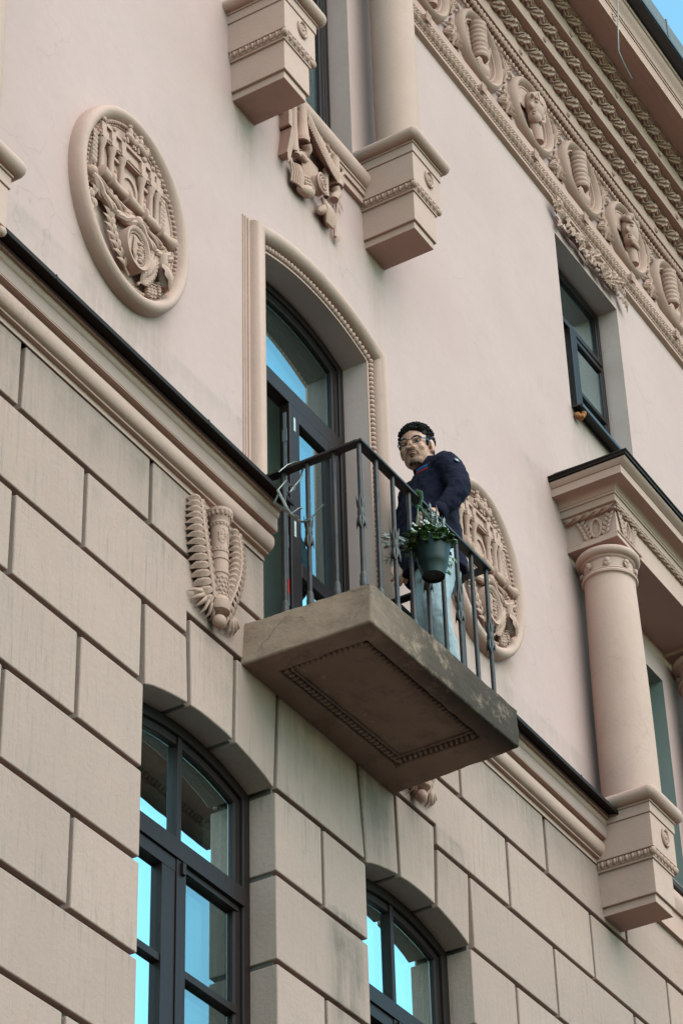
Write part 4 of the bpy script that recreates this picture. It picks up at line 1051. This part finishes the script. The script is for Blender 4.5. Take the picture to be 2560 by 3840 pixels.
# ================================================================ balcony
bal = part('balcony', (10.56,-.4,9.62), bld)
sb = MB()
top = [(9.800,0.01),(9.838,-.750),(11.338,-.800),(11.345,.01)]; bot = [(9.768,.01),(9.792,-.766),(11.287,-.822),(11.337,.01)]
bi = [(9.935,-.128),(9.935,-.655),(11.085,-.692),(11.085,-.165)]
zt, zb, zp = 9.62, 9.341, 9.372
vs = [(x,y,zt) for x,y in top]+[(x,y,zb) for x,y in bot]+[(x,y,zb) for x,y in bi]+[(x,y,zp) for x,y in bi]
sb.add(vs, [(0,1,2,3),(0,1,5,4),(1,2,6,5),(2,3,7,6),(3,0,4,7)]+[(4+i,4+(i+1)%4,8+(i+1)%4,8+i) for i in range(4)]+[(8+i,8+(i+1)%4,12+(i+1)%4,12+i) for i in range(4)]+[(12,13,14,15)])
slab = sb.build('balcony_slab', CONC, bal, ang=25, bev=.010, segs=3, harden=False)
dm = slab.modifiers.new('subd', 'SUBSURF'); dm.subdivision_type = 'SIMPLE'; dm.levels = 5; dm.render_levels = 5
tx = bpy.data.textures.new('rough_edge', 'CLOUDS'); tx.noise_scale = .09; tx.noise_depth = 4
dd = slab.modifiers.new('rough', 'DISPLACE'); dd.texture = tx; dd.texture_coords = 'GLOBAL'; dd.strength = .013; dd.mid_level = .5
sm_ = MB(); n = 30
for i in range(n):
    u = (i+.5)/n; x = bi[0][0]+.02+(bi[3][0]-bi[0][0]-.04)*u; y = -.142+(-.036)*u
    sm_.ell((x,y-.012,zp-.016), (.011,.022,.014), rot=Matrix.Rotation(.5,3,'Z'), nu=8, nv=6)
    sm_.ell((x, bi[1][1]+.024-(.037)*u, zp-.016), (.011,.022,.014), rot=Matrix.Rotation(.5,3,'Z'), nu=8, nv=6)
n = 15
for i in range(n):
    u = (i+.5)/n; y = bi[3][1]-.02+(bi[2][1]-bi[3][1]+.04)*u
    sm_.ell((bi[3][0]-.026, y, zp-.016), (.022,.011,.014), rot=Matrix.Rotation(.5,3,'Z'), nu=8, nv=6); sm_.ell((bi[0][0]+.026, y+.04, zp-.016), (.022,.011,.014), rot=Matrix.Rotation(.5,3,'Z'), nu=8, nv=6)
sm_.tube([(bi[0][0]+.05,-.178,zp-.006),(bi[3][0]-.05,-.215,zp-.006)], .008, 6); sm_.tube([(bi[3][0]-.052,-.2,zp-.006),(bi[3][0]-.052,-.64,zp-.006)], .008, 6)
sm_.build('soffit_moulding', GROOVE if False else CONC, bal, ang=60)
RY, RXL, RXR, RZ = -.692, 9.862, 11.262, 10.575
hr = MB()
def flatbar(a, b, ext=.0):
    a, b = Vector(a), Vector(b); d = (b-a).normalized(); s = Vector((-d.y,d.x,0)); c = (a+b)/2; L = (b-a).length/2+ext
    hr.obox(c, d*L, s*.028, (0,0,.008))
flatbar((RXL,.03,RZ),(RXL,RY,RZ),0); flatbar((RXL-.023,RY,RZ+.0002),(RXR+.023,RY-.01,RZ+.0002),0); flatbar((RXR,.03,RZ),(RXR,RY-.01,RZ),0)
hr.build('handrail', IRON, bal, ang=25, bev=.002)
def baluster(x, y, knuckle, zk=10.10):
    k = MB(); k.tube([(x,y,9.61),(x,y,9.9),(x,y,10.2),(x,y,RZ-.006)], .0135, 10); nf = len(k.f)
    k.lathe([(.0135,9.605),(.020,9.612),(.021,9.665),(.018,9.672),(.0195,9.682),(.019,9.70),(.015,9.712),(.0135,9.715)], (x,y,0), 12)
    if knuckle:
        k.lathe([(.0135,zk-.085),(.019,zk-.08),(.021,zk-.04),(.017,zk-.018),(.0215,zk-.01),(.0195,zk),(.0215,zk+.01),(.0185,zk+.02),(.0185,zk+.05),(.016,zk+.075),(.0135,zk+.08)], (x,y,0), 12)
        for a in range(4):
            th = a*math.pi/2+.5; c, s = math.cos(th), math.sin(th)
            k.leaf((x+.014*c,y+.014*s,zk+.012), (c*.03,s*.03,1), .108, .034, (c,s,0), .12, curl=.075, n=6, fold=.35)
            k.leaf((x+.016*c,y+.016*s,zk-.012), (c*.03,s*.03,-1), .100, .036, (c,s,0), .12, curl=.080, n=6, fold=.35)
    o = k.build('baluster', IRON, bal, ang=50, recalc=False); o.data.materials.append(IRONK)
    for f_ in o.data.polygons:
        if f_.index >= nf: f_.material_index = 1
    return o
NF = 9; dxx = (RXR-RXL)/(NF-1)
for i in range(NF): baluster(RXL+dxx*i, RY-.01*i/(NF-1), i % 2 == 0)
for i, y in enumerate((-.215,-.368,-.532)): baluster(RXL, y, i == 1)
for i, y in enumerate((-.215,-.368,-.532)): baluster(RXR, y, i == 1)

# ================================================================ person on the balcony
FZ = 9.62
def V(x, y, z): return Vector((x, y, z))
Fb = V(-.87, .49, 0).normalized(); Lb = V(-Fb.y, Fb.x, 0); UP = V(0,0,1)     # body: forward, left
def loft(mb, rings, n=20):     # rings: (centre, side vec, depth vec)
    vs = []
    for c, a, b in rings:
        for i in range(n):
            t = 2*math.pi*i/n; ct, s_ = math.cos(t), math.sin(t)
            e_ = .86; vs.append(c+a*math.copysign(abs(ct)**e_, ct)+b*math.copysign(abs(s_)**e_, s_))
    fs = [(k*n+i, k*n+(i+1)%n, (k+1)*n+(i+1)%n, (k+1)*n+i) for k in range(len(rings)-1) for i in range(n)]
    fs += [tuple(range(n-1,-1,-1)), tuple(range((len(rings)-1)*n, len(rings)*n))]; mb.add(vs, fs)
def limb(mb, pts, rs, n=14, sub=5):
    P = [Vector(p) for p in pts]; q = []; r = []
    for i in range(len(P)-1):
        p0 = P[max(0,i-1)]; p1 = P[i]; p2 = P[i+1]; p3 = P[min(len(P)-1,i+2)]
        for s in range(sub):
            t = s/sub
            q.append(.5*((2*p1)+(p2-p0)*t+(2*p0-5*p1+4*p2-p3)*t*t+(3*p1-p0-3*p2+p3)*t**3)); r.append(rs[i]+(rs[i+1]-rs[i])*t)
    q.append(P[-1]); r.append(rs[-1]); mb.tube(q, r, n); mb.ell(q[-1], r[-1], nu=n, nv=8); mb.ell(q[0], r[0], nu=n, nv=8)
def remesh(o, vox, smooth=4, disp=None):
    md = o.modifiers.new('remesh', 'REMESH'); md.mode = 'VOXEL'; md.voxel_size = vox; md.use_smooth_shade = True
    s_ = o.modifiers.new('smooth', 'SMOOTH'); s_.iterations = smooth; s_.factor = .5
    if disp:
        t = bpy.data.textures.new('wrinkle', 'CLOUDS'); t.noise_scale = disp[0]; t.noise_depth = 3
        d = o.modifiers.new('wrinkle', 'DISPLACE'); d.texture = t; d.texture_coords = 'GLOBAL'; d.strength = disp[1]; d.mid_level = .5
PC = V(11.175, -.425, 0)
def bp(fw_, lf_, z): return PC+Fb*fw_+Lb*lf_+UP*z
# joints
shL = V(11.09,-.575,11.262); elL = V(11.015,-.690,11.005); wrL = V(10.906,-.600,10.805)
shR = V(11.262,-.265,11.27); elR = V(11.27,-.20,10.98); wrR = V(11.13,-.245,10.70)
hpL = bp(0,.088,10.70); hpR = bp(0,-.088,10.70)
knL = V(10.985,-.515,10.19); anL = V(11.105,-.520,9.72); knR = V(11.12,-.415,10.19); anR = V(11.25,-.40,9.72)
HC = V(11.093,-.387,11.475)                 # head centre
hf0 = V(-.98,-.13,0).normalized(); hl0 = V(-hf0.y, hf0.x, 0)
rotp = Matrix.Rotation(R_(-13), 3, hl0)     # nod towards the street
hf = (Matrix.Rotation(R_(13),3,hl0) @ hf0).normalized(); hu = hf.cross(hl0).normalized()
if hf.z > 0: hf = (Matrix.Rotation(R_(-13),3,hl0) @ hf0).normalized(); hu = hf.cross(hl0).normalized()
if hu.z < 0: hu = -hu
hl = hu.cross(hf).normalized()
HM = Matrix((hf, hl, hu)).transposed()      # columns: forward, left, up
def hp(a, b, c): return HC+hf*a+hl*b+hu*c
body = MB()
body.ell(hp(-.010,0,.035), (.118,.094,.108), rot=HM, nu=24, nv=16)          # skull
body.ell(hp(.030,0,-.040), (.082,.080,.092), rot=HM, nu=24, nv=14)          # face
body.ell(hp(.048,0,-.094), (.052,.056,.042), rot=HM, nu=18, nv=12)          # chin
body.ell(hp(.010,.040,-.070), (.058,.042,.055), rot=HM, nu=14, nv=10); body.ell(hp(.010,-.040,-.070), (.058,.042,.055), rot=HM, nu=14, nv=10)
body.ell(hp(.098,0,.020), (.016,.070,.014), rot=HM, nu=14, nv=8)            # brow
loft(body, [(hp(.100,0,.020), hl*.012, hu*.010), (hp(.122,0,-.010), hl*.015, hu*.012), (hp(.132,0,-.030), hl*.021, hu*.014), (hp(.108,0,-.044), hl*.022, hu*.008)], 10)   # nose
for s in (-1, 1):
    body.ell(hp(.114,s*.020,-.037), (.014,.012,.011), rot=HM, nu=10, nv=7)
    body.ell(hp(-.012,s*.098,-.004), (.030,.010,.042), rot=HM, nu=14, nv=10); body.ell(hp(.0,s*.094,-.035), (.012,.009,.014), rot=HM, nu=10, nv=7)
    body.ell(hp(.070,s*.050,-.030), (.030,.028,.030), rot=HM, nu=12, nv=8)
body.ell(hp(.106,0,-.064), (.014,.028,.007), rot=HM, nu=12, nv=7); body.ell(hp(.104,0,-.076), (.014,.024,.008), rot=HM, nu=12, nv=7)
limb(body, [bp(-.01,0,11.20), bp(.01,0,11.33), hp(-.025,0,-.045)], [.090,.080,.076], 18)
loft(body, [(bp(0,0,10.62), Lb*.13, Fb*.10), (bp(.02,0,10.9), Lb*.16, Fb*.13), (bp(.0,0,11.15), Lb*.18, Fb*.12), (bp(-.01,0,11.29), Lb*.15, Fb*.08)], 20)
limb(body, [shL, elL, wrL], [.070,.052,.032]); limb(body, [shR, elR, wrR], [.070,.052,.032])
limb(body, [hpL, knL, anL], [.06,.032,.026]); limb(body, [hpR, knR, anR], [.06,.032,.026])
for an in (anL, anR): limb(body, [an+UP*-.02, an+Fb*.06-UP*.05, an+Fb*.17-UP*.065], [.045,.040,.026])
def hand(mb, w, d, nrm, thumb, curl=1.0):
    d = Vector(d).normalized(); nrm = Vector(nrm); nrm = (nrm-d*nrm.dot(d)).normalized(); t = d.cross(nrm)*thumb
    Mx = Matrix((d, t, nrm)).transposed()
    mb.ell(w+d*.058, (.062,.047,.021), rot=Mx, nu=16, nv=10); limb(mb, [w-d*.03, w+d*.03], [.032,.030], 12, 3)
    for k, (L, off, st) in enumerate(((.078,.036,.098),(.090,.013,.108),(.084,-.010,.104),(.066,-.032,.092))):
        a = w+d*st+t*off; p = [a-d*.02]; dirc = d.copy(); ang = 0
        for s_, fr in enumerate((.42,.32,.26)):
            ang += R_((32,48,40)[s_]*curl+k*4); dirc = d*math.cos(ang)-nrm*math.sin(ang)+t*(.08-.05*k); p.append(p[-1]+dirc*L*fr*(1.25 if s_ == 0 else 1))
        limb(mb, p, [.0125,.0118,.0110,.0095], 10, 3)
    a = w+d*.02+t*.036; limb(mb, [a-t*.012, a+t*.022+d*.028-nrm*.012, a+t*.020+d*.062-nrm*.028, a+t*.004+d*.082-nrm*.036], [.018,.0145,.0125,.010], 10, 3)
hand(body, wrL+V(-.012,.006,-.008), V(-.120,.06,-.07), V(-.50,-.60,.62), -1, .85)
hand(body, wrR+V(-.005,-.002,-.014), V(-.10,-.035,-.16), V(-.4,-.6,.3), 1, .8)
per = body.build('person', SKIN, None, at=(11.05,-.40,9.62)); remesh(per, .0052*S*1.0, 3)
per['label'] = 'man in navy jacket, glasses and pale jeans standing at the balcony rail'; per['category'] = 'person'
# jacket
jk = MB()
loft(jk, [(bp(.008,0,10.575), Lb*.190, Fb*.178), (bp(.010,0,10.66), Lb*.193, Fb*.184), (bp(.028,0,10.80), Lb*.190, Fb*.182), (bp(.040,0,10.95), Lb*.190, Fb*.170), (bp(.015,0,11.10), Lb*.196, Fb*.158), (bp(-.005,0,11.20), Lb*.215, Fb*.150), (bp(-.012,0,11.29), Lb*.175, Fb*.112), (bp(-.008,0,11.335), Lb*.105, Fb*.092), (bp(-.004,0,11.372), Lb*.088, Fb*.085)], 28)
limb(jk, [bp(-.02,.10,11.235), shL, V(11.065,-.640,11.14), elL, (elL+wrL)/2+V(.005,-.008,-.012), wrL+V(.012,-.008,.012)], [.092,.094,.078,.068,.060,.048], 18)
limb(jk, [bp(-.02,-.10,11.24), shR, elR, wrR+V(.01,.0,.02)], [.098,.100,.076,.050], 18)
jacket = jk.build('jacket', NAVY, per); remesh(jacket, .0085*S, 5, (.055, .020))
wv = bpy.data.textures.new('folds', 'CLOUDS'); wv.noise_scale = .022; wv.noise_depth = 2
d2 = jacket.modifiers.new('folds', 'DISPLACE'); d2.texture = wv; d2.texture_coords = 'GLOBAL'; d2.strength = .006; d2.mid_level = .5
co = MB()
co.lathe([(.094,0),(.099,.02),(.096,.062),(.088,.064),(.086,.02),(.088,.0)], bp(-.002,0,11.335), 28, axis=(Fb.x*.20,Fb.y*.20,1)); co.build('collar', NAVY, jacket, ang=50)
cu = MB(); ax = (wrL-elL).normalized()
cu.lathe([(.046,-.04),(.050,-.036),(.050,.02),(.046,.024)], wrL+V(.006,-.004,.004), 20, axis=ax); cu.build('cuff', NAVY, jacket, ang=50)
hm = MB(); hm_pts = [bp(.008,0,10.585)+Lb*.186*math.cos(a)+Fb*.174*math.sin(a) for a in [2*math.pi*i/40 for i in range(40)]]
hm.tube(hm_pts, .012, 8, closed=True); hm.build('hem', NAVY, jacket, ang=60)
def chest_stripe(name, mat, off):
    s_ = MB(); pts = []
    for i in range(9):
        u = i/8; a = R_(38+u*34); c = bp(-.002,0,11.215+off-.012*u)+Lb*.200*math.cos(a)+Fb*.148*math.sin(a); pts.append(c+(Lb*math.cos(a)+Fb*math.sin(a))*.012)
    s_.tube(pts[2:8], .0042, 6); s_.build(name, mat, jacket, ang=60)
chest_stripe('chest_stripe', STRB, .040); chest_stripe('chest_stripe', STRN, .029); chest_stripe('chest_stripe', STRR, .017)
# sleeve badge: ring, white and blue quarters
bc = V(11.030,-.676,11.222); bn = V(-.35,-.82,.38).normalized(); bt = UP.cross(bn).normalized(); bu = bn.cross(bt)
bq = MB(); bq.lathe([(.0,0),(.018,0),(.018,.006),(.0125,.007),(.0125,.004),(0,.004)], bc+bn*.004, 24, axis=bn); badge = bq.build('sleeve_badge', BADGE_R, jacket, ang=30)
for nm, mt, qs in (('badge_field', BADGE_W, (0, 2)), ('badge_field', BADGE_B, (1, 3))):
    z_ = MB()
    for q in qs:
        arc = [bc+bn*.0095+bt*.0118*math.cos(R_(a))+bu*.0118*math.sin(R_(a)) for a in range(90*q, 90*q+91, 15)]
        z_.add([bc+bn*.0095]+arc, [(0,i+1,i+2) for i in range(len(arc)-1)])
    z_.build(nm, mt, jacket, smooth=False)
# jeans
jn = MB()
loft(jn, [(bp(0,0,10.50), Lb*.158, Fb*.132), (bp(.005,0,10.62), Lb*.160, Fb*.138), (bp(.01,0,10.72), Lb*.150, Fb*.130), (bp(.01,0,10.80), Lb*.140, Fb*.12)], 24)
limb(jn, [hpL+UP*-.02, (hpL+knL)/2+Fb*.01, knL, (knL+anL)/2-Fb*.015, anL+UP*-.02], [.104,.094,.074,.070,.072], 18)
limb(jn, [hpR+UP*-.02, (hpR+knR)/2+Fb*.01, knR, (knR+anR)/2-Fb*.015, anR+UP*-.02], [.104,.094,.074,.070,.072], 18)
jeans = jn.build('jeans', JEANS, per); remesh(jeans, .0085*S, 4, (.06, .014))
tx2 = bpy.data.textures.new('creases', 'CLOUDS'); tx2.noise_scale = .02; tx2.noise_depth = 2
d3 = jeans.modifiers.new('creases', 'DISPLACE'); d3.texture = tx2; d3.texture_coords = 'GLOBAL'; d3.strength = .004
sh = MB()
for an in (anL, anR): limb(sh, [an-UP*.045-Fb*.04, an-UP*.05+Fb*.06, an-UP*.06+Fb*.18], [.050,.052,.040], 14)
sh.build('shoes', SHOE, per, ang=60)
# head details
hr_ = MB(); rnd = random.Random(2)
hr_.ell(hp(-.018,0,.052), (.118,.100,.108), rot=HM, nu=24, nv=14); hr_.ell(hp(-.070,0,-.015), (.070,.085,.085), rot=HM, nu=18, nv=12)
def on_scalp(th, ph):   # th around from front, ph up
    return hp(-.018+.120*math.cos(ph)*math.cos(th), .102*math.cos(ph)*math.sin(th), .052+.112*math.sin(ph))
for i in range(1300):
    th = rnd.uniform(-math.pi, math.pi); ph = rnd.uniform(-.55, 1.5)
    if abs(th) < 1.05 and ph < .40+.1*math.cos(3*th): continue
    if abs(th) < 1.55 and ph < .05: continue
    q = on_scalp(th, ph); n_ = (q-hp(-.018,0,.052)).normalized(); d = (n_*.30+hf*rnd.uniform(-.4,.7)+hl*rnd.uniform(-.7,.7)+hu*rnd.uniform(-.1,.3)).normalized()
    L = rnd.uniform(.014,.023)*(1.0 if ph > .3 else .6)
    hr_.tube([q-n_*.008, q+d*L*.5+n_*.004, q+d*L-n_*.004], [.0046,.0040,.001], 5)
for i in range(120):
    b_ = rnd.uniform(-.066,.066); q = hp(.082-2.2*b_*b_+rnd.uniform(-.006,.006), b_, .092-4.0*b_*b_+rnd.uniform(-.008,.012)); d = (hf*rnd.uniform(.2,.9)+hl*rnd.uniform(-.8,.8)+hu*rnd.uniform(-.35,.7)).normalized()
    hr_.tube([q-hf*.012, q+d*.012, q+d*rnd.uniform(.018,.028)], [.007,.006,.001], 5)
for s in (-1, 1):
    hr_.ell(hp(.032,s*.082,.022), (.018,.010,.034), rot=HM, nu=12, nv=9)
hair = hr_.build('hair', HAIR, per, ang=60, recalc=True)
# keep the base cap off the forehead: shift forward limit
for vtx in hair.data.vertices:
    q = vtx.co+ORG[hair.name]; w_ = q-W(HC); a, b, c = w_.dot(hf)/S, w_.dot(hl)/S, w_.dot(hu)/S
    if c < .074 and a > .066 and abs(b) < .12: vtx.co -= hf*(min(.07, (a-.066)))*S*1.05
    if c < .03 and abs(b) > .06 and a > .05: vtx.co -= (hf*(a+.035)+hl*math.copysign(.012,b))*S
eb = MB()
for s in (-1, 1): eb.tube([hp(.108,s*.016,.026), hp(.107,s*.034,.033), hp(.097,s*.054,.032), hp(.084,s*.068,.024)], [.005,.0068,.006,.003], 7)
eb.build('eyebrows', HAIR, per, ang=60)
for s in (-1, 1):
    ew = MB(); ew.ell(hp(.093,s*.038,.004), (.0125,.0165,.0095), rot=HM, nu=14, nv=9); eo = ew.build('eye', EYEW, per, ang=60)
    ei = MB(); ei.ell(hp(.1035,s*.036+.0045,.0035), (.004,.0072,.0072), rot=HM, nu=12, nv=8); ei.build('iris', IRIS, eo, ang=60)
    el = MB(); el.tube([hp(.100,s*.020,.006), hp(.1055,s*.037,.0145), hp(.098,s*.055,.007)], [.003,.0045,.003], 6); el.build('eyelid', SKIN, eo, ang=60)
ms = MB(); ms.tube([hp(.104,.036,-.064), hp(.116,.020,-.054), hp(.122,0,-.0505), hp(.116,-.020,-.054), hp(.104,-.036,-.064)], [.0015,.0036,.0034,.0036,.0015], 7)
for s in (-1, 1): ms.tube([hp(.104,s*.036,-.064), hp(.098,s*.041,-.078), hp(.094,s*.038,-.092)], [.0025,.0022,.0015], 6)
ms.build('moustache', STUB, per, ang=60)
gb = MB(); gb.ell(hp(.083,0,-.116), (.021,.026,.018), rot=HM, nu=14, nv=9); gb.ell(hp(.105,0,-.089), (.007,.012,.005), rot=HM, nu=10, nv=7)
for s in (-1, 1): gb.ell(hp(.062,s*.024,-.121), (.022,.016,.011), rot=HM, nu=12, nv=8)
gb.build('goatee', STUB, per, ang=60)
lp = MB(); lp.ell(hp(.113,0,-.0645), (.010,.025,.0048), rot=HM, nu=12, nv=7); lp.ell(hp(.111,0,-.075), (.011,.021,.0062), rot=HM, nu=12, nv=7); lp.build('lips', LIPS, per, ang=60)
gl_ = MB()
for s in (-1, 1):
    q = [hp(.125-.018*abs(a)**2.2, s*(.037+.031*a), .004+b) for a, b in ((-1,.004),(-.85,.015),(-.3,.018),(.4,.018),(.92,.013),(1.0,.002),(.8,-.013),(.3,-.019),(-.4,-.019),(-.88,-.012))]
    gl_.tube(q, .0024, 6, closed=True); gl_.tube([hp(.125,s*.006,.010), hp(.131,0,.013)], .0024, 6)
gla = gl_.build('glasses', GFRAME, per, ang=60)
for s in (-1, 1):
    tm = MB(); tm.tube([hp(.108,s*.069,.012), hp(.085,s*.086,.014), hp(.03,s*.097,.012), hp(-.010,s*.099,.008)], [.0036,.0034,.0028,.0024], 6)
    tm.build('temple', GTEMPLE, gla, ang=60)
er = MB(); er.ell(hp(.002,.104,-.044), .0045, nu=8, nv=6); er.build('earring', GFRAME, per, ang=60)

# ================================================================ hanging planter on the rail
px, py, pzr = 10.462, -.785, 10.232
pot = thing('hanging_planter', (px,py,10.01), 'dark green hanging flower pot hooked on the balcony rail with white begonias', 'flower pot')
po = MB(); po.lathe([(.0,10.032),(.058,10.032),(.058,10.010),(.063,10.010),(.068,10.035),(.078,10.075),(.083,10.082),(.086,10.110),(.0985,10.195),(.1005,10.197),(.1045,pzr-.006),(.1045,pzr),(.098,pzr),(.094,10.19),(.0,10.19)], (px,py,0), 40)
pto = po.build('pot', POT, pot, ang=30)
pk = MB(); pk.lathe([(.0,10.0295),(.0575,10.0295),(.0575,10.022),(.0,10.0285)], (px,py,0), 32); pk.build('drain_base', POTK, pto)
lb = MB(); lb.obox((px+.01,py+.012,10.0285), V(.022,-.018,0), V(.010,.013,0), V(0,0,.0006)); lb.build('label', LAB, pto)
so_ = MB(); so_.lathe([(0,10.205),(.097,10.20)], (px,py,0), 24); so_.build('soil', SOIL, pto)
hk = MB(); hx, hy = px+.005, RY-.005
hk.tube([(hx+.004,hy+.030,10.545),(hx+.004,hy+.034,10.585),(hx+.002,hy+.018,10.617),(hx,hy-.010,10.622),(hx-.002,hy-.035,10.60),(hx-.004,hy-.040,10.565),(hx-.006,hy-.030,10.53),(hx-.006,hy-.030,10.502)], [.012,.013,.015,.017,.017,.016,.014,.018], 8, flat=.5)
hk.tube([(hx-.045,hy-.03,10.488),(hx-.006,hy-.03,10.497),(hx+.034,hy-.03,10.492)], [.010,.014,.010], 8)
hk.build('hook', HOOK, pot, ang=50)
hg = MB()
for a, (ox, oy) in zip((150, 270, 30), ((-.035,0),(-.004,-.004),(.03,0))):
    e_ = (px+.100*math.cos(R_(a)), py+.100*math.sin(R_(a)), pzr-.012); s_ = (hx+ox, hy-.03+oy, 10.49)
    hg.tube([s_, ((s_[0]*.6+e_[0]*.4), (s_[1]*.6+e_[1]*.4), (s_[2]*.55+e_[2]*.45)), e_], .0055, 6)
hg.build('hanger', HOOK, pot, ang=50)
rnd = random.Random(21)
lfm = MB(); fl = MB(); fp = MB()
for i in range(210):
    a = rnd.uniform(0,2*math.pi); rr = .115*math.sqrt(rnd.random()); c = V(px+rr*math.cos(a)-.03*rnd.random(), py+rr*math.sin(a), pzr-.02+rnd.uniform(0,.10)*(1.1-rr/.13))
    if math.cos(a) < -.1: c.z -= rnd.uniform(-.01,.06)
    d = V(math.cos(a)+rnd.uniform(-.7,.7), math.sin(a)+rnd.uniform(-.7,.7), rnd.uniform(-.3,.9))
    lfm.leaf(c, d, rnd.uniform(.032,.055), rnd.uniform(.030,.046), (rnd.uniform(-.6,.6),rnd.uniform(-.8,.2),1), .2, curl=-.2, n=4, fold=.2)
for i in range(14):     # trailing shoots on the right
    c = V(px+.085+rnd.uniform(-.01,.035), py-.03+rnd.uniform(-.04,.04), pzr-.10+rnd.uniform(-.05,.10)); lfm.leaf(c, (rnd.uniform(0,1),rnd.uniform(-.6,.3),-rnd.random()), .045, .035, (0,-1,.4), .2, n=4)
lfm.build('foliage', LEAF, pot, ang=60)
def bloom(mb, c, r_):
    for k in range(4): a = k*math.pi/2+rnd.random(); mb.leaf(c, (math.cos(a),math.sin(a)*.6-.2,.4+math.sin(a)), r_, r_*.9, (-.5,-.7,-.1), .2, n=3)
for q in ((-.135,.04,.02),(-.13,-.005,.005),(-.075,-.02,.085),(-.06,.0,.11),(-.02,-.02,.10),(-.045,.03,.12),(.03,.02,.09),(-.10,.03,.06),(.0,.05,.12),(-.085,.06,.10),(.105,-.02,.03),(.085,.03,.06),(-.11,-.04,.02),(.05,-.05,.05)):
    fl = MB(); bloom(fl, V(px+q[0],py+q[1],pzr+q[2]), rnd.uniform(.013,.020)); fl.build('white_flower', PETW, pot, ang=60)
for q in ((.055,-.045,.055),(.06,-.04,.062),(.12,-.03,-.005),(.115,-.02,.005),(.105,-.03,-.03)):
    fp = MB(); bloom(fp, V(px+q[0],py+q[1],pzr+q[2]), .018); fp.build('pink_flower', PETP, pot, ang=60)
sv_ = MB()
def dusty(a, b, n=9, L=.055):
    a, b = Vector(a), Vector(b); sv_.tube([a, (a+b)/2+V(0,0,.012), b], [.0045,.004,.003], 6)
    d = (b-a).normalized()
    for i in range(n):
        c = a+(b-a)*(.35+.65*i/(n-1)); s = (-1)**i; e_ = d.cross(V(.4,-.7,.5)).normalized()
        sv_.leaf(c, d*.8+e_*s*rnd.uniform(.5,1.1)+V(0,0,rnd.uniform(-.3,.3)), L*rnd.uniform(.7,1.1), L*.42, (rnd.uniform(-.4,.4),-.7,.6), .2, n=7, ser=.45)
for b in ((.05,.05,.20),(.09,.02,.21),(.02,.02,.24),(.11,-.01,.16),(.13,.02,.19),(.0,-.02,.17),(.07,-.03,.15),(.15,.05,.20),(.06,.10,.22)): dusty((px+.02,py+.0,pzr-.01), (px+b[0]+.02,py+b[1],pzr+b[2]+.015), 11, .075)
for b in ((-.14,.20,-.02),(-.20,.18,-.05),(-.10,.24,-.08),(-.23,.15,-.02),(-.17,.22,.03)): dusty((px-.05,py+.06,pzr-.01), (px+b[0],py+b[1],pzr+b[2]), 10, .05)
sv_.build('silver_foliage', SILV, pot, ang=60)

# ================================================================ bent wire rack and loose cable
wr_ = MB(); X = RXL-.03
def wires(pts, gap=(.008,.012,.004)):
    for s in (-1, 1): wr_.tube([Vector(p)+Vector(gap)*s*.5 for p in pts], .0042, 6)
wires([(X-.03,-.225,10.535),(X+.0,-.255,10.585),(X+.03,-.29,10.612),(X+.05,-.315,10.605),(X+.045,-.33,10.56),(X+.02,-.325,10.47),(X+.0,-.295,10.42),(X-.02,-.285,10.375)])
wires([(X-.01,-.300,10.385),(X,-.300,10.425),(X-.01,-.275,10.43),(X-.03,-.268,10.455),(X-.05,-.225,10.395),(X-.045,-.300,10.205),(X-.02,-.345,10.155),(X+.0,-.372,10.155),(X+.02,-.395,10.19)])
wires([(X-.045,-.30,10.205),(X-.02,-.335,10.245),(X,-.345,10.255)]); wires([(X-.05,-.232,10.37),(X-.055,-.205,10.315),(X-.05,-.245,10.27),(X-.03,-.34,10.175)])
wires([(X+.02,-.395,10.19),(X+.03,-.425,10.225),(X+.04,-.455,10.26)])
wo = wr_.build('bent_wire_rack', WIREM, None, at=(RXL,-.28,10.58), ang=60); wo['label'] = 'bent grey wire rack hung on the end of the balcony handrail'; wo['category'] = 'wire rack'
cb = MB(); cb.tube([(13.99,-.858,18.45),(13.985,-.90,18.30),(13.93,-.90,17.70),(13.86,-.90,17.30),(13.815,-.90,17.01),(13.90,-.90,16.94),(14.02,-.90,16.885)], .0062, 6)
cbo = cb.build('loose_cable', CABLE, None, at=(13.99,-.858,18.45), ang=60); cbo['label'] = 'thin grey cable dangling loose from the roof edge in front of the cornice'; cbo['category'] = 'cable'
